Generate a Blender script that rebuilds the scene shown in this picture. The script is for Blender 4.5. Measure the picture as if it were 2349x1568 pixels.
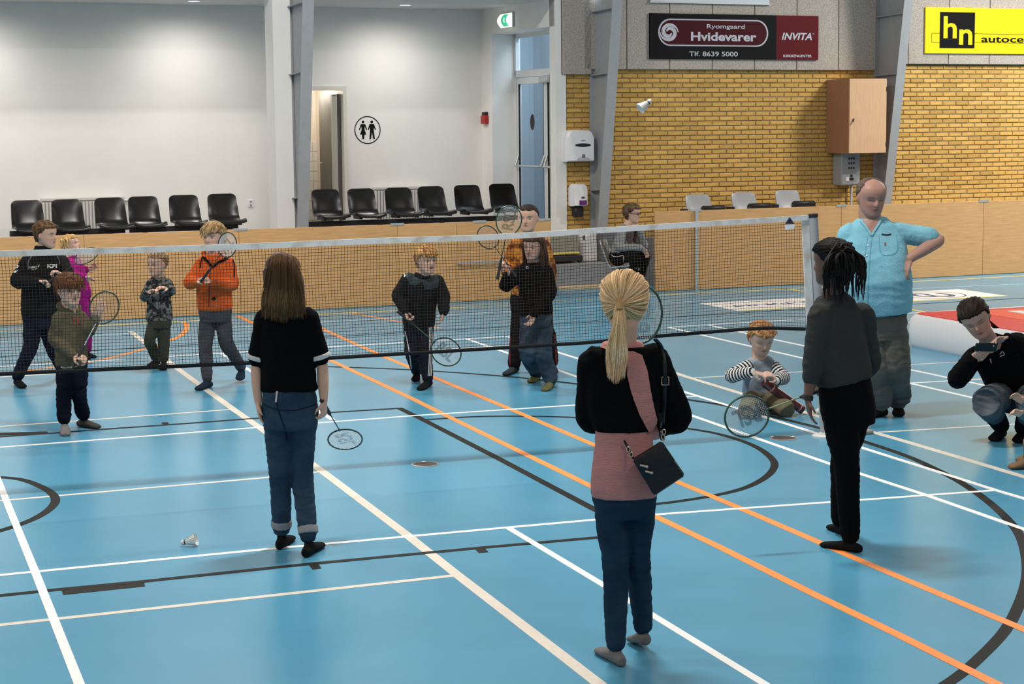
import bpy, bmesh, math, random
import numpy as np
from mathutils import Vector, Matrix, noise
from mathutils.bvhtree import BVHTree
random.seed(7); np.random.seed(7)
for o in list(bpy.data.objects): bpy.data.objects.remove(o)
scn = bpy.context.scene; COL = scn.collection

# ---------------------------------------------------------------- camera
FPX, YAW, PITCH, ROLL = 4197.28, 0.343321, 0.117424, -0.0101663
CAM = Vector((-3.30826, -11.1944, 2.186894)); IW, IH = 2349, 1568
_f = Vector((math.sin(YAW)*math.cos(PITCH), math.cos(YAW)*math.cos(PITCH), -math.sin(PITCH)))
_r = Vector((math.cos(YAW), -math.sin(YAW), 0)); _u = _r.cross(_f)
CR = math.cos(ROLL)*_r + math.sin(ROLL)*_u; CU = -math.sin(ROLL)*_r + math.cos(ROLL)*_u; CF = _f
cam = bpy.data.cameras.new('camera'); cam.sensor_width = 36; cam.lens = FPX/IW*36; cam.clip_end = 200
camo = bpy.data.objects.new('camera', cam); COL.objects.link(camo)
camo.matrix_world = Matrix(((CR.x, CU.x, -CF.x, CAM.x), (CR.y, CU.y, -CF.y, CAM.y), (CR.z, CU.z, -CF.z, CAM.z), (0, 0, 0, 1)))
scn.camera = camo
# ---------------------------------------------------------------- view, world, lamps
scn.view_settings.view_transform = 'Standard'; scn.view_settings.look = 'None'
scn.view_settings.exposure = 0.0; scn.view_settings.gamma = 1; scn.view_settings.use_curve_mapping = False
wd = bpy.data.worlds.new('world'); scn.world = wd; wd.use_nodes = True
wd.node_tree.nodes['Background'].inputs[0].default_value = (1.0, 0.97, 0.93, 1); wd.node_tree.nodes['Background'].inputs[1].default_value = 0.33
def lamp(kind, name, loc, target, energy, color, **kw):
    l = bpy.data.lights.new(name, kind); l.energy = energy; l.color = color
    for k, v in kw.items(): setattr(l, k, v)
    o = bpy.data.objects.new(name, l); COL.objects.link(o); o.location = loc
    o.rotation_euler = (Vector(target)-Vector(loc)).to_track_quat('-Z', 'Y').to_euler(); return o
# rows of luminaires under the hall roof
for lx, row in ((-7.5, (110, 200, 370)), (0.3, (100, 440, 360)), (7.5, (10, 40, 30)), (15.6, (10, 20, 650))):
    for ly, en in zip((-9.0, -1.0, 6.6), row):
        lamp('AREA', 'hall_lamp', (lx, ly, 6.9), (lx, ly+.01, 0), en, (1.0, .96, .90), shape='RECTANGLE', size=1.4, size_y=.4)

lamp('AREA', 'hall_lamp', (13.9, 9.3, 6.6), (13.9, 9.4, 0), 420, (1.0, .96, .90), shape='RECTANGLE', size=1.2, size_y=.3)

# ---------------------------------------------------------------- pixel helpers (photo frame 2349 x 1568)
def ray(u, v): return (CF*FPX + CR*(u-IW/2) + CU*(IH/2-v)).normalized()
def G(u, v, z=0.0):
    d = ray(u, v); return CAM + d*((z-CAM.z)/d.z)
def atY(u, v, Y):
    d = ray(u, v); return CAM + d*((Y-CAM.y)/d.y)
NH = Vector((math.sin(YAW), math.cos(YAW), 0))
def depth(P): return (P-CAM).dot(NH)
def atDepth(u, v, D):
    d = ray(u, v); return CAM + d*(D/d.dot(NH))
TH = 0.07495; WO = Vector((0, 10.258, 0)); WT = Vector((math.cos(TH), math.sin(TH), 0)); WN = Vector((-math.sin(TH), math.cos(TH), 0))
def WP(s, d, z): return WO + WT*s + WN*d + Vector((0, 0, z))
def W(u, v, d):
    q = ray(u, v); P = CAM + q*((d-(CAM-WO).dot(WN))/q.dot(WN)); return (P-WO).dot(WT), P.z
def WS(u, v, s):
    q = ray(u, v); P = CAM + q*((s-(CAM-WO).dot(WT))/q.dot(WT)); return (P-WO).dot(WN), P.z
WM = Matrix.Translation(WO) @ Matrix.Rotation(TH, 4, 'Z')

# ---------------------------------------------------------------- materials
MATS = {}
def M(name, col, rough=.6, spec=.35, metal=0., var=0., vs=6., bump=0., bs=60., stretch=None, rnd=0., emit=None, trans=0., attr=False, coat=0., alpha=1., col2=None, thr=None):
    if name in MATS: return MATS[name]
    m = bpy.data.materials.new(name); m.use_nodes = True; nt = m.node_tree; N = nt.nodes; L = nt.links
    b = N['Principled BSDF']; c4 = (*col, 1)
    b.inputs['Base Color'].default_value = c4; b.inputs['Roughness'].default_value = rough
    b.inputs['Specular IOR Level'].default_value = spec; b.inputs['Metallic'].default_value = metal
    b.inputs['Coat Weight'].default_value = coat; b.inputs['Alpha'].default_value = alpha
    if trans: b.inputs['Transmission Weight'].default_value = trans; b.inputs['IOR'].default_value = 1.02
    if emit: b.inputs['Emission Color'].default_value = (*emit[0], 1); b.inputs['Emission Strength'].default_value = emit[1]
    tc = N.new('ShaderNodeTexCoord'); mp = N.new('ShaderNodeMapping'); L.new(tc.outputs['Object'], mp.inputs[0])
    if stretch: mp.inputs['Scale'].default_value = stretch
    src = None
    if attr:
        a = N.new('ShaderNodeAttribute'); a.attribute_name = 'Col'; src = a.outputs['Color']
    if var or col2:
        nz = N.new('ShaderNodeTexNoise'); nz.inputs['Scale'].default_value = vs; nz.inputs['Detail'].default_value = 5
        L.new(mp.outputs[0], nz.inputs['Vector'])
        r = N.new('ShaderNodeValToRGB'); L.new(nz.outputs['Fac'], r.inputs[0])
        lo, hi = thr or (.3, .7)
        r.color_ramp.elements[0].position = lo; r.color_ramp.elements[1].position = hi
        if col2: r.color_ramp.elements[0].color = (*col2, 1); r.color_ramp.elements[1].color = c4
        else:
            r.color_ramp.elements[0].color = (1-var, 1-var, 1-var, 1); r.color_ramp.elements[1].color = (1+var*.6,)*3 + (1,)
        if col2 and not src: src = r.outputs[0]
        else:
            mx = N.new('ShaderNodeMix'); mx.data_type = 'RGBA'; mx.blend_type = 'MULTIPLY'; mx.inputs[0].default_value = 1
            if src: L.new(src, mx.inputs[6])
            else: mx.inputs[6].default_value = c4
            L.new(r.outputs[0], mx.inputs[7]); src = mx.outputs[2]
    if rnd:
        oi = N.new('ShaderNodeObjectInfo'); r = N.new('ShaderNodeValToRGB'); L.new(oi.outputs['Random'], r.inputs[0])
        r.color_ramp.elements[0].color = (1-rnd, 1-rnd*1.05, 1-rnd*1.25, 1); r.color_ramp.elements[1].color = (1+rnd*.35, 1+rnd*.35, 1+rnd*.3, 1)
        mx = N.new('ShaderNodeMix'); mx.data_type = 'RGBA'; mx.blend_type = 'MULTIPLY'; mx.inputs[0].default_value = 1
        if src: L.new(src, mx.inputs[6])
        else: mx.inputs[6].default_value = c4
        L.new(r.outputs[0], mx.inputs[7]); src = mx.outputs[2]
    if src: L.new(src, b.inputs['Base Color'])
    if bump:
        n2 = N.new('ShaderNodeTexNoise'); n2.inputs['Scale'].default_value = bs; n2.inputs['Detail'].default_value = 4
        L.new(mp.outputs[0], n2.inputs['Vector'])
        bp = N.new('ShaderNodeBump'); bp.inputs['Strength'].default_value = bump; bp.inputs['Distance'].default_value = .01
        L.new(n2.outputs['Fac'], bp.inputs['Height']); L.new(bp.outputs[0], b.inputs['Normal'])
    MATS[name] = m; return m

# ---------------------------------------------------------------- mesh building
class MB:
    def __init__(s): s.v = []; s.f = []; s.c = []
    def add(s, vs, fs, col=None):
        n = len(s.v); s.v += [tuple(p) for p in vs]; s.f += [tuple(i+n for i in f) for f in fs]
        s.c += [col or (1, 1, 1)]*len(vs); return s
    def box(s, x0, x1, y0, y1, z0, z1, col=None):
        return s.add([(x0, y0, z0), (x1, y0, z0), (x1, y1, z0), (x0, y1, z0), (x0, y0, z1), (x1, y0, z1), (x1, y1, z1), (x0, y1, z1)],
                     [(0, 3, 2, 1), (4, 5, 6, 7), (0, 1, 5, 4), (1, 2, 6, 5), (2, 3, 7, 6), (3, 0, 4, 7)], col)
    def rbox(s, x0, x1, y0, y1, z0, z1, r, col=None):      # box with chamfered vertical and horizontal edges
        pts = []
        for x, sx in ((x0, 1), (x1, -1)):
            for y, sy in ((y0, 1), (y1, -1)):
                for z, sz in ((z0, 1), (z1, -1)):
                    pts += [(x+sx*r, y+sy*r, z), (x+sx*r, y, z+sz*r), (x, y+sy*r, z+sz*r)]
        bm = bmesh.new()
        for p in pts: bm.verts.new(p)
        bmesh.ops.convex_hull(bm, input=bm.verts); bm.verts.index_update()
        s.add([v.co[:] for v in bm.verts], [[v.index for v in f.verts] for f in bm.faces], col); bm.free(); return s
    def tube(s, pts, rad, n=8, col=None, cap=True, up=None):
        P = [Vector(p) for p in pts]; R = rad if hasattr(rad, '__len__') else [rad]*len(P); vs = []; fs = []
        prev = None
        for i, p in enumerate(P):
            t = (P[min(i+1, len(P)-1)]-P[max(i-1, 0)]).normalized()
            if prev is None:
                a = Vector(up) if up else (Vector((0, 0, 1)) if abs(t.z) < .9 else Vector((1, 0, 0)))
            else: a = prev
            x = (a-t*a.dot(t)).normalized(); y = t.cross(x); prev = x
            rx, ry = R[i] if hasattr(R[i], '__len__') else (R[i], R[i])
            for k in range(n):
                q = 2*math.pi*k/n; vs.append(p+x*math.cos(q)*rx+y*math.sin(q)*ry)
        for i in range(len(P)-1):
            for k in range(n):
                a = i*n+k; b = i*n+(k+1) % n; fs.append((a, b, b+n, a+n))
        if cap: fs += [tuple(range(n-1, -1, -1)), tuple(range((len(P)-1)*n, len(P)*n))]
        return s.add(vs, fs, col)
    def cyl(s, p0, p1, r0, r1=None, n=16, col=None): return s.tube([p0, p1], [r0, r0 if r1 is None else r1], n, col)
    def lathe(s, prof, n=24, mat=None, col=None):          # prof: (r,z) list, around z of matrix
        m = mat or Matrix(); vs = []; fs = []
        for r, z in prof:
            for k in range(n): q = 2*math.pi*k/n; vs.append(m @ Vector((r*math.cos(q), r*math.sin(q), z)))
        for i in range(len(prof)-1):
            for k in range(n):
                a = i*n+k; b = i*n+(k+1) % n; fs.append((a, b, b+n, a+n))
        fs += [tuple(range(n-1, -1, -1)), tuple(range((len(prof)-1)*n, len(prof)*n))]
        return s.add(vs, fs, col)
    def sphere(s, c, r, n=12, mat=None, col=None):
        c = Vector(c); R = r if hasattr(r, '__len__') else (r, r, r); m = (mat or Matrix()).to_3x3(); vs = []; fs = []; h = n
        for i in range(h+1):
            t = math.pi*i/h
            for k in range(2*n):
                q = math.pi*k/n; vs.append(c+m @ Vector((R[0]*math.sin(t)*math.cos(q), R[1]*math.sin(t)*math.sin(q), -R[2]*math.cos(t))))
        w = 2*n
        for i in range(h):
            for k in range(w): fs.append((i*w+k, i*w+(k+1) % w, (i+1)*w+(k+1) % w, (i+1)*w+k))
        return s.add(vs, fs, col)
    def prism(s, poly, h, mat=None, col=None):              # polygon (x,y) extruded z 0..h
        m = mat or Matrix(); n = len(poly)
        vs = [m @ Vector((x, y, 0)) for x, y in poly]+[m @ Vector((x, y, h)) for x, y in poly]
        return s.add(vs, [tuple(range(n-1, -1, -1)), tuple(range(n, 2*n))]+[(i, (i+1) % n, n+(i+1) % n, n+i) for i in range(n)], col)
    def mesh(s, name, mat, smooth=True):
        me = bpy.data.meshes.new(name); me.from_pydata(s.v, [], s.f); me.update()
        bm = bmesh.new(); bm.from_mesh(me); bmesh.ops.remove_doubles(bm, verts=bm.verts, dist=1e-6); bmesh.ops.recalc_face_normals(bm, faces=bm.faces)
        bm.to_mesh(me); bm.free()
        if any(c != (1, 1, 1) for c in s.c) and len(me.vertices) == len(s.v):
            a = me.color_attributes.new('Col', 'FLOAT_COLOR', 'POINT')
            a.data.foreach_set('color', np.array([(*c, 1) for c in s.c], dtype=np.float32).ravel())
        if mat: me.materials.append(mat)
        if smooth:
            me.polygons.foreach_set('use_smooth', [True]*len(me.polygons)); me.set_sharp_from_angle(angle=math.radians(38))
        return me
    def build(s, name, mat, parent=None, loc=None, rot=None, smooth=True):
        return link(name, s.mesh(name, mat, smooth), parent, loc, rot)
def link(name, me, parent=None, loc=None, rot=None):
    o = bpy.data.objects.new(name, me); COL.objects.link(o)
    if parent: o.parent = parent
    if loc is not None: o.location = loc
    if rot is not None: o.rotation_euler = rot
    return o
def tag(o, label=None, cat=None, group=None, kind=None):
    if label: o['label'] = label
    if cat: o['category'] = cat
    if group: o['group'] = group
    if kind: o['kind'] = kind
    return o
def empty(name, loc=(0, 0, 0), rz=0): return link(name, None, None, loc, (0, 0, rz))
def wempty(name, s, d, z): return empty(name, WP(s, d, z), TH)      # an Empty in the back wall's frame
def struct(mb, name, mat, wall=False, parent=None, smooth=False):
    o = mb.build(name, mat, parent, smooth=smooth)
    if wall and not parent: o.location = WO; o.rotation_euler = (0, 0, TH)
    if not parent: o['kind'] = 'structure'
    return o
def catmull(P, n=8):
    P = [Vector(p) for p in P]; out = []
    for i in range(len(P)-1):
        a, b, c, d = P[max(i-1, 0)], P[i], P[i+1], P[min(i+2, len(P)-1)]
        for k in range(n):
            t = k/n; out.append(.5*((2*b)+(c-a)*t+(2*a-5*b+4*c-d)*t*t+(3*b-a-3*c+d)*t**3))
    return out+[P[-1]]
def text_mesh(txt, size=1., bold=0., shear=0., ext=.001, align='CENTER'):
    cu = bpy.data.curves.new('t', 'FONT'); cu.body = txt; cu.size = size; cu.offset = bold; cu.shear = shear; cu.extrude = ext; cu.align_x = align; cu.resolution_u = 3
    ob = bpy.data.objects.new('t', cu); COL.objects.link(ob)
    dg = bpy.context.evaluated_depsgraph_get(); me = bpy.data.meshes.new_from_object(ob.evaluated_get(dg))
    bpy.data.objects.remove(ob); bpy.data.curves.remove(cu); return me
def fit_text(name, txt, parent, mat, cx, cy, w, h, y, bold=0., shear=0., ext=.001):
    # text fitted in a box centred (cx,cz=cy) on a vertical face looking to -y, parent local coordinates
    me = text_mesh(txt, 1, bold, shear, 0); co = np.array([v.co[:] for v in me.vertices])
    mn, mx = co.min(0), co.max(0); sx = w/(mx[0]-mn[0]); sz = h/(mx[1]-mn[1])
    for v in me.vertices:
        x = cx+(v.co.x-(mn[0]+mx[0])/2)*sx; z = cy+(v.co.y-(mn[1]+mx[1])/2)*sz; v.co = (x, y, z)
    me.name = name; me.materials.clear(); me.materials.append(mat)
    return link(name, me, parent)

# ---------------------------------------------------------------- palette
FLOOR = M('floor_blue', (.088, .315, .475), .24, .40, var=.10, vs=.8)
WHITEL = M('line_white', (.82, .82, .80), .5); CREAML = M('line_cream', (.66, .60, .52), .55, var=.06, vs=30); ORANGEL = M('line_orange', (.90, .29, .07), .5, var=.06, vs=10)
BLACKL = M('line_black', (.014, .013, .012), .65, .15); YELLOWL = M('line_yellow', (.80, .60, .16), .5); PALEL = M('line_pale', (.42, .60, .70), .5)
WALLW = M('wall_white', (.86, .84, .805), .85, .2, var=.03, vs=2, bump=.05, bs=200)
MORTAR = M('mortar', (.30, .235, .125), .95, .1, var=.2, vs=30, bump=.3, bs=200)
BRICK = M('brick_yellow', (.68, .415, .125), .9, .15, var=.16, vs=28, bump=.5, bs=90, rnd=.22)
CONC = M('concrete', (.50, .45, .40), .95, .15, var=.38, vs=70, bump=.7, bs=150, rnd=.06)
STEEL = M('painted_steel', (.36, .37, .38), .6, .3, var=.06, vs=12)
PLY = M('plywood', (.64, .355, .15), .5, .35, var=.14, vs=3.2, stretch=(1.2, 6, 14), rnd=.05)
ALU = M('aluminium', (.62, .62, .61), .35, .5, metal=.7)
BLKPL = M('black_plastic', (.004, .004, .0045), .27, .4)
GREYPL = M('grey_plastic', (.36, .37, .385), .25, .5)
BLKMET = M('black_metal', (.022, .022, .024), .45)
WHPL = M('white_plastic', (.84, .84, .86), .35, .4)
# ================================================================ THE SETTING
fl = MB(); fl.box(-18, 30, -18, 18, -.2, 0); floor = struct(fl, 'floor', FLOOR)
ZL = {'c': .0008, 'b': .0011, 'y': .0010, 'p': .0007, 'o': .0014, 'w': .0018}
LM = {'c': CREAML, 'b': BLACKL, 'y': YELLOWL, 'p': PALEL, 'o': ORANGEL, 'w': WHITEL}
LNAME = {'c': 'cream_line', 'b': 'black_line', 'y': 'yellow_line', 'p': 'pale_line', 'o': 'orange_line', 'w': 'white_line'}
_zi = [0]
def strip(k, px, w, smooth=False, name=None):
    _zi[0] += 1
    P = [G(u, v) for u, v in px]
    if smooth: P = catmull(P, 6)
    vs = []; z = ZL[k]+_zi[0]*.000015; n = len(P)
    for i, p in enumerate(P):
        t = (P[min(i+1, n-1)]-P[max(i-1, 0)]); t.z = 0; t.normalize(); q = Vector((-t.y, t.x, 0))*w/2
        vs += [(p.x+q.x, p.y+q.y, z), (p.x-q.x, p.y-q.y, z), (p.x+q.x, p.y+q.y, -.003), (p.x-q.x, p.y-q.y, -.003)]
    fs = []
    for i in range(n-1):
        a = 4*i; b = a+4; fs += [(a, b, b+1, a+1), (a+2, a, a+1+0, a+3)] if False else [(a, a+1, b+1, b), (a+1, a+3, b+3, b+1), (a+2, a, b, b+2)]
    fs += [(0, 2, 3, 1), (4*n-4, 4*n-3, 4*n-1, 4*n-2)]
    m = MB(); m.add(vs, fs); return m.build(name or LNAME[k], LM[k], floor, smooth=False)
def patch(k, px, name):
    P = [G(u, v) for u, v in px]; m = MB(); n = len(P)
    m.add([(p.x, p.y, ZL[k]) for p in P]+[(p.x, p.y, -.003) for p in P], [tuple(range(n))]+[(i, n+i, n+(i+1) % n, (i+1) % n) for i in range(n)])
    return m.build(name, LM[k], floor, smooth=False)
WB = .042
for px in ([(-120, 1331), (80, 1311), (600, 1260.4), (1165, 1209.6), (1485, 1181.3), (1920, 1150.4), (2287, 1124)], [(-120, 1035), (0, 1025.6), (600, 979.6), (944, 953.5), (1323, 928.7), (1600, 908)],
           [(-68, 940), (20, 1162), (80.5, 1310.7), (178, 1558), (260, 1762)], [(1165, 1209.6), (1382, 1340), (1750, 1566), (1900, 1658)], [(764, 962.8), (640, 889), (507, 810)],
           [(1070, 777), (1330, 866), (1599, 957), (1905, 1064), (2125.6, 1135.7), (2349, 1213.5), (2600, 1302), (3300, 1550)], [(1163, 771.4), (1380, 839), (1600, 908), (1757, 957), (1881, 996), (2284.6, 1124), (2349, 1143), (2600, 1221), (3400, 1470)],
           [(-100, 847), (0, 841), (507, 810), (800, 793), (1163, 771.4)], [(-100, 871), (0, 864.7), (358, 843.5), (575, 831), (992, 803), (1222, 789)],
           [(1532, 750), (1850, 731.5), (2081, 718.5), (2349, 703), (2500, 694), (3200, 655)], [(1532, 750), (1720, 793.5), (1850, 823), (2086.7, 878.6), (2231, 912), (2500, 975), (3300, 1163)],
           [(1628, 746), (1768.6, 777), (1850, 794), (2085, 847), (2251, 882), (2500, 938), (3300, 1118)], [(2086.7, 878.6), (2257, 869), (2500, 856), (3200, 816)], [(1590, 766), (1776, 756), (2081, 740), (2400, 722), (3200, 677)]):
    strip('w', px, WB)
for px, w in (([(300, 760), (332, 785), (406.7, 844.8), (536, 938.8), (738.7, 1080), (931.6, 1225), (1047.4, 1316.9), (1296, 1507.6), (1480, 1650)], .06), ([(-100, 985), (0, 977.8), (531, 938.7)], .04),
              ([(-100, 1157), (0, 1148), (600, 1096), (738, 1081)], .04), ([(-100, 1444), (0, 1433), (600, 1368), (1047, 1319)], .045), ([(1500, 838), (1575, 863.8), (1692, 899.6), (1973, 982.6), (2060, 1007), (2346, 1092), (2600, 1168), (3300, 1378)], .06),
              ([(2015, 991), (2247, 977.4), (2500, 962), (2900, 937)], .04), ([(1591, 866.4), (1844, 852), (2087, 836), (2300, 825)], .04)):
    strip('c', px, w)
strip('o', [(690, 730), (750, 759), (885, 819.4), (992, 864), (1165, 935.6), (1367, 1022), (1552, 1104), (1695, 1164), (1884, 1245.7), (1957, 1278), (2131, 1351.6), (2306, 1425), (2600, 1550), (3100, 1762)], .055)
strip('o', [(545, 724), (564, 733), (760, 827), (947, 914.7), (1037, 959.4), (1355, 1114.4), (1493, 1179), (1654, 1256), (1860, 1359), (2054, 1452.4), (2209, 1530), (2450, 1650), (2900, 1872)], .055)
strip('o', [(802, 717), (913, 737), (1010, 752)], .04)
strip('o', [(420, 738.5), (427, 743), (428.7, 750), (424, 760), (415, 769), (388.5, 781), (340, 797), (225, 826.4), (76, 848), (-60, 862)], .055, True, 'orange_arc')
strip('b', [(915, 935.3), (968, 961), (1147, 1053), (1364, 1168), (1488, 1224.7)], .055)
strip('b', [(-120, 1010), (0, 1001.5), (112, 993.7), (230, 984.7), (378, 974.5), (590, 959), (754, 946), (917, 936)], .05)
strip('b', [(-120, 1377), (0, 1365.6), (140, 1351), (330, 1333), (600, 1304.5), (700, 1294), (1102, 1256), (1378, 1231.7), (1488, 1222)], .05)
patch('b', [(-60, 1001), (-62, 994), (108, 989), (113, 994.5)], 'key_block'); patch('b', [(370, 968.6), (385, 968), (389, 974), (374, 975)], 'key_mark')
patch('b', [(140, 1349), (329.5, 1331.6), (332.8, 1344.6), (144.8, 1364.3)], 'key_block')
patch('b', [(1088, 1257), (1110, 1255), (1120.6, 1265.8), (1098.5, 1268.2)], 'key_mark'); patch('b', [(706.8, 1293.5), (729, 1291), (737.5, 1303.3), (717, 1306)], 'key_mark')
strip('b', [(968, 963), (977, 962.4), (1087, 955.5), (1206.5, 954.4), (1320, 957.3), (1450, 966), (1577, 982.6), (1639, 993), (1690, 1007), (1728, 1021.5), (1757, 1039), (1776, 1060), (1771, 1080), (1746, 1101), (1703, 1120.5), (1639, 1136), (1562, 1148.6), (1501, 1156), (1380, 1168)], .05, True, 'black_arc')
strip('b', [(600, 836), (756.6, 840.8), (944, 848), (1156, 862.6), (1321, 880), (1450, 897), (1593, 918.7), (1664, 930), (1759, 952), (1879, 981), (1964, 1006.7), (2073, 1043), (2147, 1076), (2209, 1109), (2267, 1150), (2313, 1192.6), (2341, 1231), (2355, 1282), (2355, 1328), (2339, 1382.6), (2306, 1444.7), (2248, 1506.7), (2182, 1561), (2050, 1640)], .055, True, 'black_arc')
strip('b', [(-90, 1090), (0, 1094), (51, 1100), (89.4, 1113.7), (115, 1127.8), (127, 1143), (122.6, 1158), (102, 1176), (64, 1195.5), (0, 1217), (-90, 1240)], .055, True, 'black_arc')
strip('b', [(-100, 824), (0, 817.5), (342, 795.8), (575, 783), (992, 759), (1172, 749), (1515, 729), (1850, 708), (2081, 698), (2349, 683.7), (2500, 676), (3200, 640)], .035)
strip('y', [(-60, 762), (0, 758.7), (225, 746.7), (393, 738), (575, 728), (1030, 706), (1480, 678), (1850, 660), (2086, 645.5), (2209, 640), (2349, 632), (2500, 625), (3200, 590)], .05)
strip('y', [(1805, 662), (1848, 669.6), (2081, 708), (2126, 716)], .05)
strip('p', [(-60, 787), (92, 777), (301, 764), (1300, 706), (1480, 697), (2086, 662), (2349, 651), (2500, 643), (3200, 607)], .03)
# floor sockets
def socket(u, v, w, label):
    g = G(u, v); r = w*depth(g)/FPX/2; e = empty('floor_socket', g); tag(e, label, 'floor socket', 'sockets in the floor')
    m = MB(); m.lathe([(r, 0), (r, .004), (r*.9, .006), (r*.86, .003)], 32); m.build('rim', M('socket_rim', (.55, .5, .46), .3, .5, metal=.8), e)
    m = MB(); m.lathe([(r*.86, .001), (r*.86, .0045), (.02, .005), (.012, .007)], 32); m.build('lid', M('socket_lid', (.05, .04, .038), .35, .4, var=.2, vs=12), e)
socket(975, 1065, 64, 'dark round floor socket lid between the girl in black and the blonde woman'); socket(1797, 1005, 64, 'brown round floor socket lid in front of the kneeling boy')
# advert laid on the floor
bc = [G(1604.6, 696), G(1696, 713.6), G(2313, 679), G(2198.7, 663)]
bn = empty('floor_banner', bc[1]); tag(bn, 'long white advert stuck to the floor with a yellow edge and dark blue print', 'floor banner')
def fl_poly(P, z0, z1, name, mat, par):
    m = MB(); n = len(P); b = par.location
    m.add([(p.x-b.x, p.y-b.y, z1) for p in P]+[(p.x-b.x, p.y-b.y, z0) for p in P], [tuple(range(n)), tuple(range(2*n-1, n-1, -1))]+[(i, n+i, n+(i+1) % n, (i+1) % n) for i in range(n)])
    return m.build(name, mat, par, smooth=False)
fl_poly(bc, .0001, .0025, 'sheet', M('banner_white', (.78, .75, .74), .5), bn)
def bq(a, b): return (bc[1]*(1-a)+bc[2]*a)*(1-b)+(bc[0]*(1-a)+bc[3]*a)*b      # a along, b away from camera
fl_poly([bq(0, 0), bq(1, 0), bq(.995, .07), bq(.005, .07)], .002, .0032, 'yellow_edge', YELLOWL, bn)
NAVYP = M('banner_navy', (.05, .09, .16), .5)
for a0, a1, b0, b1 in ((.05, .075, .42, .6), (.082, .09, .5, .62), (.10, .115, .45, .62), (.118, .135, .45, .55), (.165, .19, .42, .6), (.197, .215, .5, .62), (.218, .235, .42, .55), (.24, .262, .45, .6), (.27, .285, .5, .6), (.292, .305, .42, .6), (.312, .325, .45, .62), (.33, .35, .42, .55), (.56, .58, .45, .6), (.59, .61, .42, .58), (.62, .65, .45, .6)):
    fl_poly([bq(a0, b0), bq(a1, b0-.02), bq(a1-.004, b1), bq(a0+.006, b1-.03)], .002, .0032, 'print_mark', NAVYP, bn)
def banner_ring(ca, cb, ra, rb, w, a0, a1, name):
    m = MB(); n = 26; vs = []
    for i in range(n+1):
        q = math.radians(a0+(a1-a0)*i/n)
        for k in (1, 1-w): p = bq(ca+ra*k*math.cos(q), cb+rb*k*math.sin(q))-bn.location; vs += [(p.x, p.y, .0032)]
    m.add(vs, [(2*i, 2*i+1, 2*i+3, 2*i+2) for i in range(n)]); return m.build(name, NAVYP, bn, smooth=False)
banner_ring(.80, .52, .115, .40, .06, 0, 360, 'print_ring'); banner_ring(.775, .55, .04, .22, .4, 20, 300, 'print_mark'); banner_ring(.825, .5, .045, .24, .4, 150, 420, 'print_mark')

# ---- white recess at the back left
ZC = 3.90; SW = 5.93; DB = 4.25; DBR = 1.7
wcx0 = W(700, 300, DB)[0]; wcx1, wcz = W(794, 207, DB); wch = .62
m = MB()
m.box(-8.2, wcx0, DB, DB+.2, 0, ZC); m.box(wcx1, SW, DB, DB+.2, 0, ZC); m.box(wcx0, wcx1, DB, DB+.2, wcz, ZC)
struct(m, 'wall_back_recess', WALLW, True)
m = MB(); m.box(-8.2, SW+.4, DBR-.05, DB+.2, ZC, ZC+.2); struct(m, 'ceiling', M('ceiling_white', (.70, .70, .69), .9, .2, var=.03, vs=3), True)
m = MB(); m.box(-8.4, -8.2, DBR, DB+.2, 0, ZC); struct(m, 'wall_left_recess', WALLW, True)
m = MB(); m.box(-8.2, SW, DBR-.1, DB, .3, .62); struct(m, 'floor_tribune', M('lino_grey', (.22, .22, .225), .7), True)
# side wall with the glass door in its reveal
d1, ztop = WS(1127, 78, SW); SD = W(1181, 300, d1)[0]; zb = WS(1181, 178, SD)[1]
m = MB(); m.box(SW, SW+.42, d1, DB+.2, 0, ZC); m.box(SW, SW+.42, DBR, d1, ztop, ZC); m.box(SW, SW+.16, DBR-.02, DBR+.16, 0, ZC)
struct(m, 'wall_right_recess', WALLW, True)
dr = tag(wempty('door_1', SD, DBR+.1, .62), kind='structure'); D1 = d1-DBR-.1; H1 = zb-.62; FRW = M('frame_white', (.74, .75, .76), .5)
GLASS = M('door_glass', (.80, .90, .97), .05, .5, trans=.92, alpha=.35)
m = MB(); m.box(0, .07, D1-.06, D1, 0, ztop-.62); m.box(0, .07, 0, D1, H1, H1+.1); m.box(0, .07, 0, D1, ztop-.68, ztop-.62); m.build('door_frame', FRW, dr, smooth=False)
m = MB(); m.box(.03, .045, .02, D1-.06, H1+.1, ztop-.68); m.build('transom_pane', GLASS, dr, smooth=False)
half = (D1-.06)/2
for k in range(2):
    a, b = half*(1-k)+.005, half*(2-k)-.005
    lf = MB(); lf.box(.01, .06, a, a+.06, .02, H1-.01); lf.box(.01, .06, b-.06, b, .02, H1-.01); lf.box(.01, .06, a+.06, b-.06, .02, .14); lf.box(.01, .06, a+.06, b-.06, H1-.1, H1-.01)
    leaf = lf.build('door_leaf', FRW, dr, smooth=False)
    g = MB(); g.box(.03, .04, a+.06, b-.06, .14, H1-.1); g.build('pane', GLASS, leaf, smooth=False)
    g = MB()
    for yy in (a+.058, b-.072): g.box(.008, .03, yy, yy+.014, .14, H1-.1)
    g.build('gasket', M('gasket', (.02, .02, .02), .6), leaf, smooth=False)
    zb_ = .98; g = MB(); g.tube([(.01, a+.04, zb_+.16), (-.05, a+.05, zb_), (-.06, a+.1, zb_), (-.06, b-.1, zb_), (-.05, b-.05, zb_), (.01, b-.04, zb_+.16)], .016, 10); g.build('push_bar', ALU, leaf)
    if k == 0:
        g = MB(); g.prism([(.075*math.cos(t*.2618), .115*math.sin(t*.2618)) for t in range(24)], .003, Matrix.Translation((.029, (a+b)/2, 1.62)) @ Matrix.Rotation(math.pi/2, 4, 'Y') @ Matrix.Rotation(math.pi/2, 4, 'Z')); g.build('sticker', M('sticker_black', (.02, .02, .025), .5), leaf)
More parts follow.
